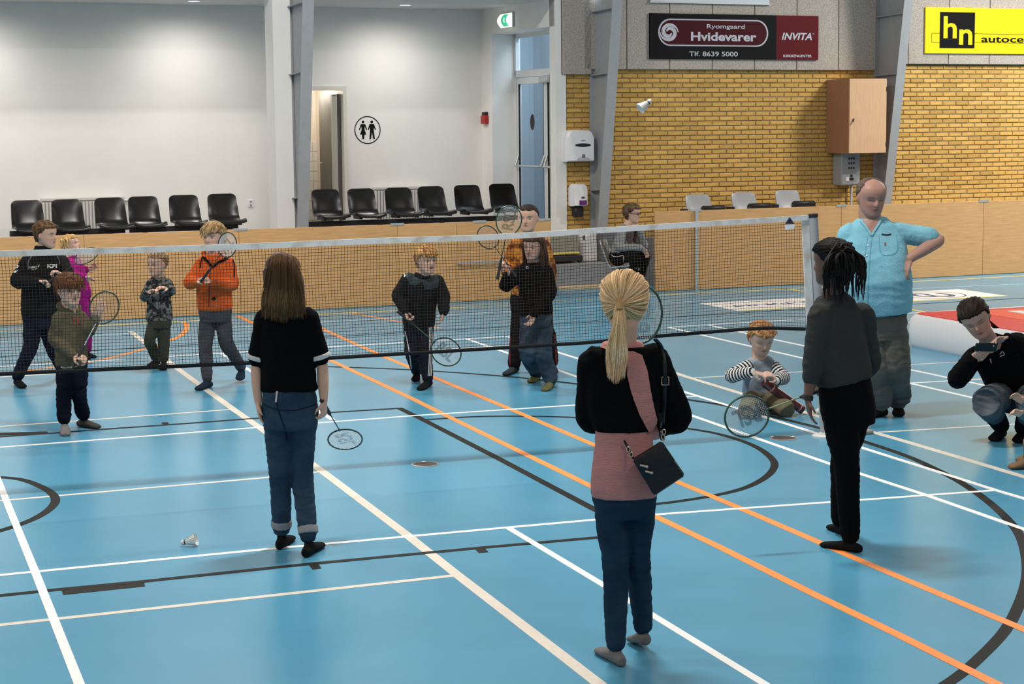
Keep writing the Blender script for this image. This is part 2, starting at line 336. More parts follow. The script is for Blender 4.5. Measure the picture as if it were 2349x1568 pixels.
g = MB(); g.rbox(-.05, .01, half-.16, half+.12, H1-.1, H1-.02, .01); g.build('door_closer', ALU, dr)
m = MB(); m.box(SD+.9, SD+1.0, DBR+.42, DB+1.5, 0, 4.2); m.box(SD-.2, SD+1.0, DB+.9, DB+1.0, 0, 4.2); struct(m, 'wall_outside', M('outdoor_panel', (.52, .62, .70), .8, var=.05), True)
lamp('AREA', 'daylight_at_door', WP(SD+.5, 2.6, 4.1), WP(SD+.85, 2.8, 1.6), 95, (.72, .87, 1.0), size=1.6)
# toilet doorway
wx = wcx1-.06; m = MB(); m.box(wcx0-.3, wcx1+.3, DB+1.5, DB+1.6, 0, 3); m.box(wcx1+.02, wcx1+.12, DB+.2, DB+1.5, 0, 3); m.box(wcx0-.4, wcx0-.3, DB+.2, DB+1.5, 0, 3); m.box(wcx0-.4, wcx1+.12, DB+.2, DB+1.6, 2.85, 2.95)
wcw = struct(m, 'wall_toilet', M('wall_warm', (.78, .72, .63), .8), True)
lamp('POINT', 'toilet_lamp', WP((wcx0+wcx1)/2, DB+.8, 2.7), WP(0, 0, 0), 14, (1, .92, .8), shadow_soft_size=.15)
TILE = M('tile_white', (.80, .78, .75), .25, .5); tz = W(720, 325, DB+1.5)[1]; ts = .15
for i in range(5):
    for j in range(9):
        x1 = wcx1+.1-i*ts; z1 = tz-j*ts
        t = MB(); t.rbox(x1-ts+.006, x1, DB+1.485, DB+1.505, z1-ts+.006, z1, .003); t.build('tile', TILE, wcw, smooth=False)
dw = tag(wempty('door_2', wcx1, DB, .62), kind='structure')
m = MB(); m.box(-.055, .0, -.02, .12, 0, wcz-.62); m.box(wcx0-wcx1, 0, -.02, .12, wcz-.62, wcz-.56); m.build('door_frame', M('frame_cream', (.74, .71, .64), .5), dw, smooth=False)
lf = MB(); lf.box(-.11, -.065, .1, .95, 0, wcz-.67); leaf = lf.build('door_leaf', M('door_grey', (.17, .165, .155), .55), dw, smooth=False)
g = MB(); g.tube([(-.11, .8, 1.05), (-.16, .8, 1.05), (-.16, .68, 1.05)], .01, 8); g.build('door_handle', ALU, leaf)
lf = MB(); lf.box(-.20, -.13, .05, .12, 0, wcz-.68); lf.build('door_edge', M('frame_grey', (.42, .41, .36), .6), dw, smooth=False)

# ---- brick bays with concrete panels above
ZB0 = .62
s_c1 = 2.17; s_c2 = 6.47; s_c3 = 11.11
class _B: pass
def brickmesh(L, H, D):
    m = MB(); c = .006
    m.add([(0, D, 0), (L, D, 0), (L, D, H), (0, D, H), (0, c, 0), (L, c, 0), (L, c, H), (0, c, H), (c, 0, c), (L-c, 0, c), (L-c, 0, H-c), (c, 0, H-c)],
          [(0, 4, 5, 1), (1, 5, 6, 2), (2, 6, 7, 3), (3, 7, 4, 0), (4, 8, 9, 5), (5, 9, 10, 6), (6, 10, 11, 7), (7, 11, 8, 4), (8, 11, 10, 9)])
    return m
BME = {}
def brick_wall(name, s0, s1, z0, z1, d, zvis):
    base = MB(); base.box(s0, s1, d+.012, d+.3, 0, z1); w = struct(base, name, MORTAR, True)
    L0, H0, J = .228, .0545, .0125; items = []; r = 0; z = z0
    while z+H0 <= z1+.001:
        x = s0-(0 if r % 2 else (L0+J)/2)
        while x < s1-.02:
            a, b = max(x, s0), min(x+L0, s1)
            if b-a > .03: items.append((a, z, b-a))
            x += L0+J
        z += H0+J; r += 1
    for it in items: it_d = 0
    items.sort(key=lambda t: ((t[1] < zvis), (WP(t[0], d, t[1])-CAM).length))
    rest = MB(); rnd = random.Random(5)
    for i, (x, z, L) in enumerate(items):
        jit = rnd.uniform(-.003, .003)
        if i < 300:
            key = round(L, 2)
            if key not in BME: BME[key] = brickmesh(L, H0, .03).mesh('brick', BRICK, False)
            o = link('brick', BME[key], w, (x, d+jit, z))
        else:
            t = brickmesh(L, H0, .03); rest.add([(p[0]+x, p[1]+d+jit, p[2]+z) for p in t.v], t.f)
    if rest.v: tag(rest.build('far_bricks', BRICK, w, smooth=False), kind='stuff')
    return w
brick_wall('wall_back_pier', 5.99, s_c2+.02, .62, 2.90, DBR, .62)
brick_wall('wall_back_middle', s_c2+.02, s_c3, .625, 2.97, DBR, 1.02)
brick_wall('wall_back_right', s_c3, 20.0, .96, 3.06, DBR, 1.08)
def panels(name, xs, z0, z1, d):
    m = MB(); m.box(xs[0], xs[-1], d+.03, d+.4, z0, z1); w = struct(m, name, M('joint_dark', (.10, .09, .075), .95), True)
    for a, b in zip(xs[:-1], xs[1:]):
        p = MB(); p.rbox(a+.006, b-.006, d, d+.2, z0, z1, .006); p.build('panel', CONC, w, smooth=False)
px_ = lambda us, d: [W(u, 100, d)[0] for u in us]
panels('wall_concrete_pier', [6.02, s_c2], 2.88, 5.2, DBR-.06)
panels('wall_concrete_middle', px_([1340, 1438, 1536.5, 1634, 1731, 1828, 1923.7, 2010], DBR-.06), 2.95, 5.2, DBR-.06)
panels('wall_concrete_right', px_([2030, 2084, 2176.5, 2270, 2364, 2458, 2552, 2646, 2740, 2834, 2928, 3022, 3116, 3210], DBR-.06), 3.045, 5.2, DBR-.06)
# ---- steel portal columns: deep at the top, slim at the foot
def column(s, label, zt=6.0):
    D = lambda z: .27+(z-1.05)*.155
    e = wempty('steel_column', s, DBR, 0); tag(e, label, 'column', 'steel portal columns along the back wall')
    F = .075; m = MB(); m.add([(-.006, 0, 0), (.006, 0, 0), (.006, -D(0), 0), (-.006, -D(0), 0), (-.006, 0, zt), (.006, 0, zt), (.006, -D(zt), zt), (-.006, -D(zt), zt)], [(0, 3, 2, 1), (4, 5, 6, 7), (0, 1, 5, 4), (1, 2, 6, 5), (2, 3, 7, 6), (3, 0, 4, 7)]); m.build('web', STEEL, e, smooth=False)
    m = MB(); t = .014; m.add([(-F, -D(0), 0), (F, -D(0), 0), (F, -D(0)-t, 0), (-F, -D(0)-t, 0), (-F, -D(zt), zt), (F, -D(zt), zt), (F, -D(zt)-t, zt), (-F, -D(zt)-t, zt)], [(0, 3, 2, 1), (4, 5, 6, 7), (0, 1, 5, 4), (1, 2, 6, 5), (2, 3, 7, 6), (3, 0, 4, 7)]); m.build('front_flange', STEEL, e, smooth=False)
    m = MB(); m.box(-F, F, -.016, -.002, 0, zt); m.build('rear_flange', STEEL, e, smooth=False)
    for z in (1.28, 2.86, 3.72, 4.6):
        m = MB()
        for sx in (-1, 1): m.add([(sx*.006, -.016, z), (sx*F, -.016, z), (sx*F, -D(z), z+.02), (sx*.006, -D(z), z+.02), (sx*.006, -.016, z+.012), (sx*F, -.016, z+.012), (sx*F, -D(z), z+.032), (sx*.006, -D(z), z+.032)], [(0, 3, 2, 1), (4, 5, 6, 7), (0, 1, 5, 4), (1, 2, 6, 5), (2, 3, 7, 6), (3, 0, 4, 7)])
        m.build('stiffener', STEEL, e, smooth=False)
    return e
column(W(700, 300, DBR-.45)[0], 'grey steel column in front of the white wall beside the toilet doorway')
column(s_c2+.06, 'grey steel column beside the towel dispenser at the left end of the brick wall'); column(W(2055, 220, DBR-.45)[0], 'grey steel column next to the wooden wall cabinet')
sp0 = W(628, 260, DBR)[0]; sp1 = W(668, 260, DBR)[0]
m = MB(); m.box(sp0, sp1, DBR-.05, DBR+.3, 0, ZC+1.5); struct(m, 'wall_pillar', WALLW, True)
# ================================================================ BARRIER, SEATS, FITTINGS
def barrier(label, xs, z, clips, gap=.004):
    e = wempty('barrier', xs[0], 0, 0); tag(e, label, 'barrier')
    for a, b in zip(xs[:-1], xs[1:]):
        p = MB(); p.rbox(a-xs[0]+gap/2, b-xs[0]-gap/2, 0, .022, .006, z, .003); p.build('board', PLY, e, smooth=False)
    for x in clips:
        c = MB(); c.box(x-xs[0]-.085, x-xs[0]+.085, -.006, .028, z-.012, z+.014); c.build('joint_clip', ALU, e, smooth=False)
    return e
bx = [W(u, 530, 0)[0] for u in (-1400, -1040, -690, -330, 192, 548, 912, 1047, 1264)]
b1 = barrier('long plywood barrier behind the playing children, left of the opening', bx, 1.0, [bx[5]+.02, bx[6], bx[7]+.32, bx[8]-.1])
m = MB(); hs0, hz = W(1047, 603, -.02); hs1 = W(1150, 603, -.02)[0]
m.box(hs0-bx[0], hs1-bx[0], -.045, -.03, hz-.012, hz+.012); m.box(hs0-bx[0]+.02, hs0-bx[0]+.05, -.035, 0, hz-.012, hz+.012); m.box(hs1-bx[0]-.05, hs1-bx[0]-.02, -.035, 0, hz-.012, hz+.012); m.build('gate_handle', ALU, b1, smooth=False)
b2x = [W(1502, 530, 0)[0], W(1596, 530, 0)[0], W(1930, 520, 0)[0], W(2256, 500, 0)[0], W(2600, 500, 0)[0], W(2930, 500, 0)[0], W(3260, 480, 0)[0]]
b2 = barrier('plywood barrier on the right, behind the net post and the man', b2x, 1.055, [b2x[1], b2x[2], b2x[3]])
m = MB(); m.box(b2x[1]-b2x[0]-.02, b2x[1]-b2x[0]+.02, -.035, -.004, 0, 1.05); m.build('post', ALU, b2, smooth=False)
# moulded seats
def seat_shell(w=.425, hb=.36, ds=.40):
    prof = [(-ds-.01, -.035), (-ds, -.005), (-ds+.05, .012), (-ds*.6, .004), (-ds*.25, -.012), (-.06, .0), (-.01, .05), (.02, .12), (.045, .20), (.060, .27), (.07, hb-.03), (.075, hb)]
    P = catmull([(0, y, z) for y, z in prof], 3); n = len(P); K = 12; vs = []
    for i, p in enumerate(P):
        t = i/(n-1); ww = w*(1-.10*max(0, (t-.45)/.55)); 
        if t > .86: ww *= math.sqrt(max(.02, 1-((t-.86)/.14)**2*.55))
        for k in range(K+1):
            a = k/K*2-1; x = a*ww/2; cu = abs(a)**3*.035*(1 if t < .7 else max(0., 1-(t-.7)/.25))
            yy, zz = p.y, p.z
            if t < .45: zz += cu*.8
            else: yy -= cu
            vs.append((x, yy, zz))
    m = bmesh.new(); V = [m.verts.new(v) for v in vs]
    for i in range(n-1):
        for k in range(K): m.faces.new((V[i*(K+1)+k], V[i*(K+1)+k+1], V[(i+1)*(K+1)+k+1], V[(i+1)*(K+1)+k]))
    bmesh.ops.recalc_face_normals(m, faces=m.faces); m.normal_update(); m.verts.index_update(); N_ = len(V)
    fs = [[v.index for v in f.verts] for f in m.faces]; bd = [(e_.verts[0].index, e_.verts[1].index) for e_ in m.edges if e_.is_boundary]
    o = MB(); o.add([v.co[:] for v in m.verts]+[(v.co-v.normal*.013)[:] for v in m.verts], fs+[[i+N_ for i in reversed(f)] for f in fs]+[(x, y, y+N_, x+N_) for x, y in bd]); m.free(); return o
SHB = seat_shell().mesh('seat_shell', BLKPL); SHG = seat_shell().mesh('seat_shell', GREYPL)
mt = MB(); mt.box(-.02, .02, -.34, -.06, -.05, .0); MOUNT = mt.mesh('seat_mount', BLKMET, False)
nb = ['leftmost black moulded seat of the left bench by the white wall', 'second black moulded seat from the left of the left bench', 'third black moulded seat from the left, beside a narrow gap to the next bench', 'fourth black moulded seat, above the toddler in camouflage', 'fifth black moulded seat, left of the seat above the orange jacket boy', 'black moulded seat above the boy in the orange jacket, last before the pillar',
      'black moulded seat in front of the toilet doorway, partly behind the steel column', 'black moulded seat just right of the toilet doorway', 'black moulded seat under the toilet sign with white glare on its pan', 'black moulded seat in the middle of the right bench', 'second black moulded seat from the glass door', 'black moulded seat right beside the glass door']
DCH = 3.1; CB = [(60, 459), (152, 457), (250, 453), (327, 450), (420, 447), (508, 444), (745, 434), (827, 432), (912, 430), (987, 427), (1070, 424), (1150, 421)]
for i, (u, v) in enumerate(CB):
    s, z = W(u, v, DCH+.07); e = wempty('black_chair', s, DCH, z-.36); tag(e, nb[i], 'seat', 'black moulded seats by the white wall')
    link('shell', SHB, e); link('mount', MOUNT, e, (-.14, 0, 0)); link('mount', MOUNT, e, (.14, 0, 0))
def bench(u0, u1, y0, y1, lab, legs):
    s0, z0 = W(u0, y0, DCH-.2); s1, z1 = W(u1, y1, DCH-.2); e = wempty('bench_frame', s0, DCH-.2, .62); tag(e, lab, 'bench frame', 'beams under the black seats'); z = (W(u0, 455, DCH+.07)[1]*0+1.325-.36)-.05-.036-.62
    m = MB(); m.box(0, s1-s0, -.03, .03, z-.035, z+.035); m.build('beam', BLKMET, e, smooth=False)
    for f in legs:
        m = MB(); x = (s1-s0)*f; m.box(x-.03, x+.03, -.025, .025, 0, z-.035); m.box(x-.03, x+.03, -.2, .2, 0, .02); m.build('leg', M('leg_grey', (.12, .12, .12), .5), e, smooth=False)
bench(22, 286, 524, 519, 'black beam carrying the three leftmost seats', (.13, .87)); bench(297, 545, 517, 508, 'black beam carrying the three seats left of the white pillar', (.14, .88))
bench(700, 890, 505, 498, 'black beam carrying the two seats at the toilet doorway', (.3, .9)); bench(893, 1190, 497, 484, 'black beam carrying the four seats left of the glass door', (.12, .4, .9))
ng = ['grey plastic seat with a folded black pad, left of three on the brick wall', 'grey plastic seat with a folded black pad, middle of three on the brick wall', 'grey plastic seat with a folded black pad, right of three near the cabinet']
for i, (u, v) in enumerate([(1600, 446), (1705, 441), (1805, 436)]):
    s, z = W(u, v, 1.42); e = wempty('grey_chair', s, 1.36, z-.36); tag(e, ng[i], 'seat', 'grey seats on the brick wall'); link('shell', SHG, e)
    m = MB(); m.rbox(-.19, .21, -.40, -.33, -.02, .22, .03); m.build('folded_pad', M('pad_black', (.012, .012, .013), .5), e)
    m = MB(); m.box(-.36, -.27, -.16, -.08, .1, .17); m.box(-.22, .22, -.05, .0, -.12, -.02); m.build('bracket', BLKMET, e, smooth=False); m = MB(); m.box(-.03, .03, -.05, .0, .62-(z-.36), -.12); m.build('leg', BLKMET, e, smooth=False)
m = MB(); m.box(7.2, 20.0, .7, DBR+.01, .0, .62); struct(m, 'floor_tribune_right', M('lino_grey', (.22, .22, .225), .7), True)
# radiators
def radiator(u0, u1, v0, v1, lab):
    s0, zt = W(u0, v0, DB-.1); s1, _ = W(u1, v0, DB-.1); z0 = .75; e = wempty('radiator', s0, DB-.12, z0); tag(e, lab, 'radiator', 'radiators on the white wall'); RM = M('radiator_white', (.66, .64, .61), .5); zt -= z0
    m = MB(); m.box(0, s1-s0, 0, .10, zt-.03, zt); m.box(0, s1-s0, .03, .08, 0, zt-.03); m.build('casing', RM, e, smooth=False)
    k = int((s1-s0)/.045)
    for i in range(k):
        r = MB(); r.rbox(i*.045+.008, i*.045+.036, -.008, .03, .03, zt-.05, .006); r.build('fin', RM, e, smooth=False)
    m = MB(); m.tube([(s1-s0, .05, zt-.05), (s1-s0+.06, .05, zt-.05)], .02, 8); m.build('valve', ALU, e)
radiator(95, 285, 456, 520, 'white ribbed radiator behind the left bench seats'); radiator(858, 990, 430, 500, 'white ribbed radiator behind the seats under the toilet sign')
# power socket
s, z = W(575, 466, DB); e = wempty('power_socket', s, DB, z); tag(e, 'small white power socket on the white wall beside the pillar', 'socket')
m = MB(); m.rbox(-.04, .04, -.012, 0, -.055, .055, .004); m.build('plate', WHPL, e, smooth=False)
for dz in (.02, -.028):
    m = MB(); m.lathe([(.016, 0), (.016, .003), (.004, .003)], 12, Matrix.Translation((0, -.011, dz)) @ Matrix.Rotation(math.pi/2, 4, 'X')); m.build('outlet', M('outlet_grey', (.3, .3, .3), .5), e)
# toilet sign
BLK = M('sign_black', (.006, .006, .007), .6, .12)
s, z = W(843, 298, DB); R_ = (W(873, 298, DB)[0]-W(813, 298, DB)[0])/2; e = wempty('toilet_sign', s, DB, z); tag(e, 'round black woman and man toilet symbol on the white wall', 'sign')
FR = Matrix.Rotation(math.pi/2, 4, 'X')
m = MB(); vs = []; n = 48
for k in range(n):
    q = 2*math.pi*k/n
    for r in (R_, R_*.935): vs += [(r*math.cos(q), -.004, r*math.sin(q)), (r*math.cos(q), 0, r*math.sin(q))]
m.add(vs, [f for k in range(n) for f in ((4*k, 4*((k+1) % n), 4*((k+1) % n)+2, 4*k+2), (4*k, 4*k+1, 4*((k+1) % n)+1, 4*((k+1) % n)), (4*k+2, 4*((k+1) % n)+2, 4*((k+1) % n)+3, 4*k+3))]); m.build('ring', BLK, e, smooth=False)
def figure(cx, skirt):
    u = R_/1.0; m = MB(); pz = lambda pts: m.prism([(cx+x*u, y*u) for x, y in pts], .004, Matrix.Translation((0, 0, 0)) @ FR)
    m.prism([(cx+.10*u*math.cos(t*.5236), .58*u+.105*u*math.sin(t*.5236)) for t in range(12)], .004, FR)
    if skirt:
        pz([(-.15, .42), (.15, .42), (.10, .05), (.24, -.32), (.10, -.32), (.06, -.66), (-.06, -.66), (-.10, -.32), (-.24, -.32), (-.10, .05)])
    else:
        pz([(-.17, .42), (.17, .42), (.14, -.02), (-.14, -.02)]); pz([(-.14, -.02), (.02, -.02), (-.08, -.66), (-.20, -.66)]); pz([(-.02, -.02), (.14, -.02), (.22, -.66), (.10, -.66)])
    pz([(-.17, .42), (-.10, .36), (-.24, .0), (-.31, .03)]); pz([(.17, .42), (.31, .03), (.24, .0), (.10, .36)])
    m.build('woman_figure' if skirt else 'man_figure', BLK, e, smooth=False)
figure(-.34*R_, True); figure(.33*R_, False)
# fire alarm call point
dd, z = WS(1116, 272, SW); e = wempty('fire_alarm', SW, dd, z); tag(e, 'small red fire alarm box on the white wall left of the glass door', 'fire alarm')
m = MB(); m.rbox(-.06, 0, -.09, .09, -.08, .05, .012); m.build('box', M('alarm_red', (.42, .02, .02), .4), e, smooth=False); m = MB(); m.rbox(-.05, 0, -.07, .07, .05, .10, .01); m.build('cap', BLKMET, e, smooth=False)
# exit sign
dd, z = WS(1166, 47, SW); e = wempty('exit_sign', SW, dd, z); tag(e, 'lit green and white exit sign above the glass door', 'exit sign')
m = MB(); m.rbox(-.03, 0, -.22, .22, -.10, .11, .01); m.build('housing', M('sign_house', (.5, .5, .48), .5), e, smooth=False)
m = MB(); prof = [(-.03-.06*math.sin(math.pi*i/10), -.10+.20*i/10) for i in range(11)]; vs = []
for x, zz in prof: vs += [(x, -.2, zz), (x, .2, zz)]
m.add(vs, [(2*i, 2*i+2, 2*i+3, 2*i+1) for i in range(10)]+[tuple(range(0, 22, 2)), tuple(range(21, 0, -2))]); m.build('lit_cover', M('exit_white', (.9, .95, .92), .4, emit=((.92, 1, .96), 1.1)), e)
GRN = M('exit_green', (.05, .5, .25), .4, emit=((.06, .62, .32), .7))
def expatch(y0, y1, z0, z1, name):
    m = MB(); vs = []; n = 6
    for i in range(n+1):
        zz = z0+(z1-z0)*i/n; x = -.034-.06*math.sin(math.pi*(zz+.10)/.20); vs += [(x, y0, zz), (x, y1, zz)]
    m.add(vs, [(2*i, 2*i+2, 2*i+3, 2*i+1) for i in range(n)]); m.build(name, GRN, e)
expatch(-.03, .06, -.085, .085, 'pictogram'); expatch(-.13, -.07, -.085, .085, 'pictogram'); expatch(-.07, -.03, .03, .085, 'pictogram'); expatch(-.07, -.03, -.085, -.03, 'pictogram')
# downlights in the recess ceiling
for i, (u, v, lab) in enumerate(((445, 10, 'round lit downlight in the ceiling left of the white pillar'), (930, 8, 'round lit downlight in the ceiling above the toilet sign'), (-60, 12, None))):
    dl_d = DB-.95; s = W(u, v, dl_d)[0]
    if lab:
        e = wempty('downlight', s, dl_d, ZC); tag(e, lab, 'ceiling light', 'downlights in the white ceiling')
        m = MB(); m.lathe([(.10, 0), (.10, -.012), (.085, -.014), (.08, -.004)], 24); m.build('trim', WHPL, e)
        m = MB(); m.lathe([(.08, -.004), (.079, -.009), (.01, -.009)], 24); m.build('lens', M('lens_lit', (1, 1, 1), .5, emit=((1, .98, .93), 3.0)), e)
    lamp('SPOT', 'downlight_beam', WP(s, dl_d, ZC-.03), WP(s, dl_d+.25, 0), 120, (1, .955, .88), spot_size=math.radians(168), spot_blend=1., shadow_soft_size=.07)
# adverts on the concrete
RED = M('sign_red', (.105, .006, .010), .6, .15); DKRED = M('sign_darkred', (.055, .004, .008), .6, .15); SLV = M('sign_silver', (.50, .50, .55), .45); YEL = M('sign_yellow', (.93, .70, .008), .4)
DS = DBR-.09
s0, z0 = W(1491, 140, DS); s1, z1 = W(1878, 30, DS); sm = W(1781, 100, DS)[0]; zz0 = (z0+W(1877, 132, DS)[1])/2; zz1 = (W(1491, 37, DS)[1]+z1)/2; Wd_, H_ = s1-s0, zz1-zz0
e = wempty('advert_sign', s0, DS, zz0); tag(e, 'black and dark red advert board reading Ryomgaard Hvidevarer and Invita', 'sign')
m = MB(); m.box(0, sm-s0, 0, .025, 0, H_); m.build('black_board', BLK, e, smooth=False); m = MB(); m.box(sm-s0, Wd_, 0, .025, 0, H_); m.build('red_board', RED, e, smooth=False)
def stadium(cx, cz, w, h, n=12):
    r = h/2; return [(cx+w/2-r+r*math.cos(math.pi*(k/n-.5)), cz+r*math.sin(math.pi*(k/n-.5))) for k in range(n+1)]+[(cx-w/2+r-r*math.cos(math.pi*(k/n-.5)), cz-r*math.sin(math.pi*(k/n-.5))) for k in range(n+1)]
bw = sm-s0; cx, cz = bw*.497, H_*.585
m = MB(); m.prism(stadium(cx, cz, bw*.87, H_*.60), .004, FR); m.build('oval_border', SLV, e, smooth=False)
m = MB(); m.prism(stadium(cx, cz, bw*.845, H_*.54), .006, FR); m.build('oval', DKRED, e, smooth=False)
fit_text('lettering', 'Ryomgaard', e, SLV, bw*.59, H_*.715, bw*.30, H_*.125, -.008, .012); fit_text('lettering', 'Hvidevarer', e, SLV, bw*.575, H_*.50, bw*.52, H_*.20, -.008, .03)
fit_text('lettering', 'Tlf. 8639 5000', e, SLV, bw*.495, H_*.115, bw*.385, H_*.11, -.004, .015)
rw = Wd_-bw; fit_text('lettering', 'INVITA', e, SLV, bw+rw*.48, H_*.53, rw*.72, H_*.165, -.004, .03, .25); fit_text('lettering', '®', e, SLV, bw+rw*.875, H_*.595, rw*.04, H_*.035, -.004)
fit_text('lettering', 'KØKKENCENTER', e, SLV, bw+rw*.5, H_*.085, rw*.68, H_*.06, -.004, .03)
m = MB()
for ph in (0, math.pi):     # double swirl
    pts = []
    for i in range(26):
        t = i/25; r = H_*(.045+.155*t**.9); q = ph+math.pi*1.9*t+.3; pts.append((bw*.145-r*math.cos(q)*1.15, r*math.sin(q)+cz, H_*.012+H_*.035*math.sin(math.pi*min(1, t*1.02))))
    vs = []
    for i, (x, z_, w) in enumerate(pts):
        a = pts[max(i-1, 0)]; b = pts[min(i+1, 25)]; tx, tz = b[0]-a[0], b[1]-a[1]; l = math.hypot(tx, tz); nx, nz = -tz/l, tx/l
        vs += [(x+nx*w, -.009, z_+nz*w), (x-nx*w, -.009, z_-nz*w)]
    m.add(vs, [(2*i, 2*i+1, 2*i+3, 2*i+2) for i in range(25)])
m.build('swirl_logo', SLV, e, smooth=False)
# the next board above, only its lower edge shows
s0b, z0b = W(1492, 4, DS); s1b = W(1765, 2, DS)[0]
e = wempty('advert_sign', s0b, DS, z0b); tag(e, 'white advert board cut off by the top of the picture', 'sign'); m = MB(); m.rbox(0, s1b-s0b, 0, .025, 0, .6, .004); m.build('board', M('sign_pale', (.62, .66, .72), .5), e, smooth=False); m = MB(); m.box(-.01, s1b-s0b+.01, -.006, .03, -.012, .006); m.build('edge', ALU, e, smooth=False)
s0, z0 = W(2122, 122, DS); z1 = W(2123, 16, DS)[1]; s1 = s0+2.6; H_ = z1-z0
e = wempty('advert_sign', s0, DS, z0); tag(e, 'yellow advert board with a black hn square logo', 'sign')
m = MB(); m.box(0, s1-s0, 0, .025, 0, H_); m.build('board', YEL, e, smooth=False)
kx = (W(2236, 60, DS)[0]-s0); k0 = W(2156, 60, DS)[0]-s0
m = MB(); m.box(k0, kx, -.004, 0, H_*.115, H_*.90); m.build('logo_square', BLK, e, smooth=False); lw = kx-k0
fit_text('lettering', 'h', e, YEL, k0+lw*.29, H_*.57, lw*.38, H_*.48, -.006, .02); fit_text('lettering', 'n', e, YEL, k0+lw*.74, H_*.36, lw*.38, H_*.34, -.006, .02)
fit_text('lettering', 'autocenter', e, BLK, kx+lw*1.22, H_*.315, lw*2.05, H_*.13, -.003, .02)
m = MB(); x0 = W(2137, 80, DS)[0]-s0; t = .006
for a, b, c, d in ((x0, s1-s0-.1, H_*.235, H_*.235+t), (x0, s1-s0-.1, H_*.43, H_*.43+t), (x0, x0+t, H_*.235, H_*.43)): m.box(a, b, -.002, 0, c, d)
m.build('rule_line', BLK, e, smooth=False)
# wooden wall cabinet
s0, z1 = W(1950, 180, 1.1); s1, z0 = W(2032, 350, 1.1); e = wempty('wall_cabinet', s0, DBR, z0); tag(e, 'beech wall cabinet with a single door high on the brick wall', 'cabinet'); w, h = s1-s0, z1-z0
BEECH = M('beech', (.66, .41, .235), .5, .3, var=.10, vs=5, stretch=(9, 9, .8)); BEECH_SHADE = M('beech_shaded', (.36, .18, .10), .5, .3, var=.1, vs=5, stretch=(9, 9, .8))  # carcass is the same beech, with its side's shade put into the colour
m = MB(); m.box(0, w, -.575, -.012, 0, h); m.build('carcass', BEECH_SHADE, e, smooth=False); m = MB(); m.box(0, w, -.60, -.578, .002, h-.002); dl = m.build('door', BEECH, e, smooth=False)
m = MB(); m.cyl((.06, -.615, h*.45), (.06, -.60, h*.45), .012, n=12); m.box(.055, .066, -.622, -.612, h*.42, h*.47); m.tube([(.06, -.62, h*.45), (.03, -.625, h*.42), (.0, -.62, h*.37)], .004, 6); m.build('lock', M('brass_dark', (.12, .10, .08), .4, metal=.6), dl)
for zz in (.12*h, .86*h): m = MB(); m.cyl((w+.004, -.60, zz-.03), (w+.004, -.60, zz+.03), .010, n=8); m.build('hinge', BLKMET, e)
s0, z1 = W(1931, 350, 1.46); s1, z0 = W(1973, 424, 1.46); e = wempty('electric_box', s0, DBR, z0); tag(e, 'grey electrical box with switches and sockets under the wooden cabinet', 'electric box'); w, h = s1-s0, z1-z0+.05
m = MB(); m.rbox(0, w, -.24, -.012, 0, h, .012); m.build('case', M('box_grey', (.33, .35, .36), .4), e, smooth=False)
for i in range(3):
    for j in range(3): m = MB(); m.rbox(w*(.36+.13*i), w*(.36+.13*i)+.018, -.252, -.238, h*(.45+.13*j), h*(.45+.13*j)+.03, .002); m.build('switch', BLKMET, e, smooth=False)
for x, zz in ((.47, .17), (.58, .17), (.525, .26)): m = MB(); m.lathe([(.022, 0), (.022, .006), (.006, .006)], 12, Matrix.Translation((w*x, -.239, h*zz)) @ FR); m.build('outlet', BLKMET, e)
m = MB(); m.box(w*.24, w*.40, -.245, -.238, h*.12, h*.23); m.build('label_plate', WHPL, e, smooth=False)
m = MB(); m.cyl((w-.03, -.06, 0), (w-.03, -.06, -.5), .02, n=10); m.build('conduit', M('conduit_grey', (.5, .5, .5), .5), e)
